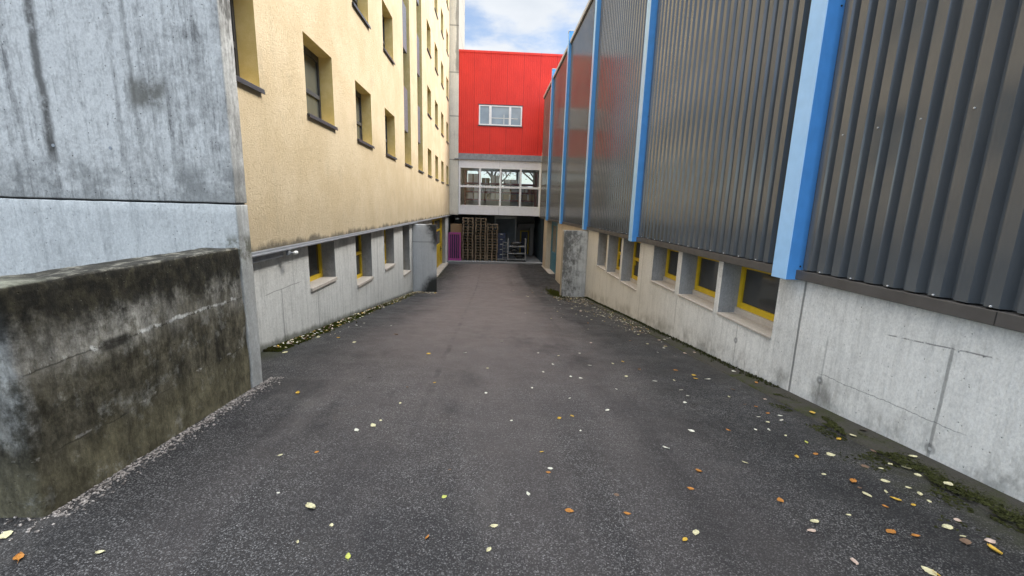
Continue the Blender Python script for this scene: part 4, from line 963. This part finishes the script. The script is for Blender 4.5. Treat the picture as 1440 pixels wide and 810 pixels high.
# ================================================================== ADDED TREES (an unseen row behind mirrors in the windows and dims the rear sky)
M['bark'] = paint('bark', (.07, .055, .042), .9, .2, .3, bump=.02)
def foliage():
    g = G('foliage'); oi = g.n('ShaderNodeNewGeometry'); n = g.noise(1.2, 4)
    return g.done(g.mix(n, (.05, .06, .018), (.14, .11, .03)), .7, None, spec=.2)
M['foliage'] = foliage()
def tree(x, y, h, seed, label, zb=0, grp='trees behind the photographer'):
    r = random.Random(seed); t = thing('street_tree', label, 'tree', (x, y, -1.7 + zb), grp)
    mb = MB(); mb.tube((x, y, -1.75 + zb), (x + .1, y, h * .35), .22, 9, r2=.15); tips = []
    def limb(a, d, L, rad, lv):
        b = a + d * L; mb.tube(a, b, rad, 6, r2=rad * .6)
        if lv == 0: tips.append(b); return
        for k in range(3):
            nd = (d + Vector((r.uniform(-.8, .8), r.uniform(-.8, .8), r.uniform(-.1, .6)))).normalized(); limb(b, nd, L * r.uniform(.6, .85), rad * .6, lv - 1)
        tips.append(b)
    for k in range(5):
        a = k * 1.26 + r.uniform(-.3, .3); limb(Vector((x + .08, y, h * (.22 + .04 * k))), Vector((math.cos(a), math.sin(a), r.uniform(.6, 1.2))).normalized(), h * .20, .10, 2)
    mb.build('trunk', M['bark'], t)
    f = MB()
    for p in tips:
        for k in range(26):
            q = p + Vector((r.gauss(0, .55), r.gauss(0, .55), r.gauss(0, .45))); u = Vector((r.uniform(-1, 1), r.uniform(-1, 1), r.uniform(-1, 1))).normalized(); w = u.orthogonal().normalized(); L = r.uniform(.06, .13)
            f.poly([q - u * L, q + w * L * .55, q + u * L, q - w * L * .55])
    f.build('crown', M['foliage'], t)
for i, (x, y, h) in enumerate(((-11, -13, 8.5), (-6.0, -15, 9.5), (-1.2, -13.5, 8.0), (3.6, -16, 9.8), (8.6, -14, 8.6))):
    tree(x, y, h, 40 + i, ['thinning autumn tree farthest left behind the photographer', 'tall autumn tree second from left behind the photographer', 'shorter autumn tree straight behind the photographer', 'tallest autumn tree behind the photographer, right of centre', 'spreading autumn tree farthest right behind the photographer'][i])

tree(.2, 45, 8.5, 71, 'autumn tree beyond the glazed bridge, seen through its left windows', -2.4, None)  # added so branches show through the opened rear wall
tree(4.6, 47, 9, 72, 'autumn tree beyond the glazed bridge, seen through its right windows', -2.4, None)

# ================================================================== CAMERA, LIGHT, SKY
p_, yw, rl_ = 0.18916124466740208, 0.05379045118241093, 0.029179846953397592
fw = Vector((math.sin(yw) * math.cos(p_), math.cos(yw) * math.cos(p_), -math.sin(p_))); rt = Vector((math.cos(yw), -math.sin(yw), 0)); up = rt.cross(fw)
c, s = math.cos(rl_), math.sin(rl_); rt2 = c * rt + s * up; up2 = -s * rt + c * up
cam = bpy.data.cameras.new('camera'); co = bpy.data.objects.new('camera', cam); COL.objects.link(co)
co.matrix_world = Matrix(((rt2.x, up2.x, -fw.x, 0), (rt2.y, up2.y, -fw.y, 0), (rt2.z, up2.z, -fw.z, 0), (0, 0, 0, 1)))
cam.sensor_width = 36; cam.lens = 590.874 / 1440 * 36; cam.clip_start = .05; cam.clip_end = 600
S.camera = co
EL, AZ = math.radians(48), math.radians(72)
sd = Vector((math.sin(AZ) * math.cos(EL), math.cos(AZ) * math.cos(EL), math.sin(EL)))
sun = bpy.data.lights.new('sun', 'SUN'); sun.energy = 1.7; sun.angle = math.radians(24); sun.color = (1, .95, .87)
so = bpy.data.objects.new('sun', sun); COL.objects.link(so); so.rotation_euler = sd.to_track_quat('Z', 'Y').to_euler(); so.location = sd * 60
W = bpy.data.worlds.new('World'); S.world = W; W.use_nodes = True; nt = W.node_tree; nt.nodes.clear()
out = nt.nodes.new('ShaderNodeOutputWorld'); bg = nt.nodes.new('ShaderNodeBackground'); nt.links.new(bg.outputs[0], out.inputs[0])
sky = nt.nodes.new('ShaderNodeTexSky'); sky.sky_type = 'NISHITA'; sky.sun_disc = False; sky.sun_elevation = EL; sky.sun_rotation = AZ
tc = nt.nodes.new('ShaderNodeTexCoord'); sep = nt.nodes.new('ShaderNodeSeparateXYZ'); nt.links.new(tc.outputs['Generated'], sep.inputs[0])
def wm(op, a, b):
    n = nt.nodes.new('ShaderNodeMath'); n.operation = op
    for v, i in ((a, 0), (b, 1)):
        if isinstance(v, (int, float)): n.inputs[i].default_value = v
        else: nt.links.new(v, n.inputs[i])
    return n.outputs[0]
zc = wm('ADD', wm('MAXIMUM', sep.outputs[2], 0.0), .12)
cv = nt.nodes.new('ShaderNodeCombineXYZ'); nt.links.new(wm('DIVIDE', sep.outputs[0], zc), cv.inputs[0]); nt.links.new(wm('DIVIDE', sep.outputs[1], zc), cv.inputs[1])
mp = nt.nodes.new('ShaderNodeMapping'); nt.links.new(cv.outputs[0], mp.inputs[0]); mp.inputs['Location'].default_value = (2.3, .4, 0)
ns = nt.nodes.new('ShaderNodeTexNoise'); nt.links.new(mp.outputs[0], ns.inputs['Vector']); ns.inputs['Scale'].default_value = 1.5; ns.inputs['Detail'].default_value = 7; ns.inputs['Roughness'].default_value = .55
mr = nt.nodes.new('ShaderNodeMapRange'); mr.interpolation_type = 'SMOOTHSTEP'; nt.links.new(ns.outputs[0], mr.inputs[0]); mr.inputs[1].default_value = .46; mr.inputs[2].default_value = .60; mr.inputs[3].default_value = .12
ns2 = nt.nodes.new('ShaderNodeTexNoise'); nt.links.new(mp.outputs[0], ns2.inputs['Vector']); ns2.inputs['Scale'].default_value = 2.6; ns2.inputs['Detail'].default_value = 6
def wramp(v, lo, hi, a=0.0, b=1.0):
    n = nt.nodes.new('ShaderNodeMapRange'); n.interpolation_type = 'SMOOTHSTEP'; nt.links.new(v, n.inputs[0])
    n.inputs[1].default_value = lo; n.inputs[2].default_value = hi; n.inputs[3].default_value = a; n.inputs[4].default_value = b; return n.outputs[0]
cm = nt.nodes.new('ShaderNodeMix'); cm.data_type = 'RGBA'; nt.links.new(ns2.outputs[0], cm.inputs[0]); cm.inputs[6].default_value = (3.4, 3.75, 4.2, 1); cm.inputs[7].default_value = (5.6, 5.7, 5.8, 1)
# the cloud deck is thick and bright overhead, broken to the north, and the sky clears to blue behind the photographer
high = wramp(sep.outputs[2], .42, .80, 1.0, 3.0)
cs = nt.nodes.new('ShaderNodeVectorMath'); cs.operation = 'SCALE'; nt.links.new(cm.outputs[2], cs.inputs[0]); nt.links.new(high, cs.inputs['Scale'])
cover = wm('MAXIMUM', wm('MULTIPLY', mr.outputs[0], wramp(sep.outputs[1], -.45, .0, .70, 1.0)), wramp(sep.outputs[2], .60, .85, 0, .85))
mx = nt.nodes.new('ShaderNodeMix'); mx.data_type = 'RGBA'; nt.links.new(cover, mx.inputs[0]); nt.links.new(sky.outputs[0], mx.inputs[6]); nt.links.new(cs.outputs[0], mx.inputs[7])
fs = nt.nodes.new('ShaderNodeVectorMath'); fs.operation = 'SCALE'; nt.links.new(mx.outputs[2], fs.inputs[0]); nt.links.new(wramp(sep.outputs[1], .2, .85, 1.0, .56), fs.inputs['Scale'])
nt.links.new(fs.outputs[0], bg.inputs[0]); bg.inputs[1].default_value = .085
S.view_settings.view_transform = 'Standard'; S.view_settings.look = 'None'; S.view_settings.gamma = 1; S.view_settings.use_curve_mapping = False
S.view_settings.exposure = 2.05
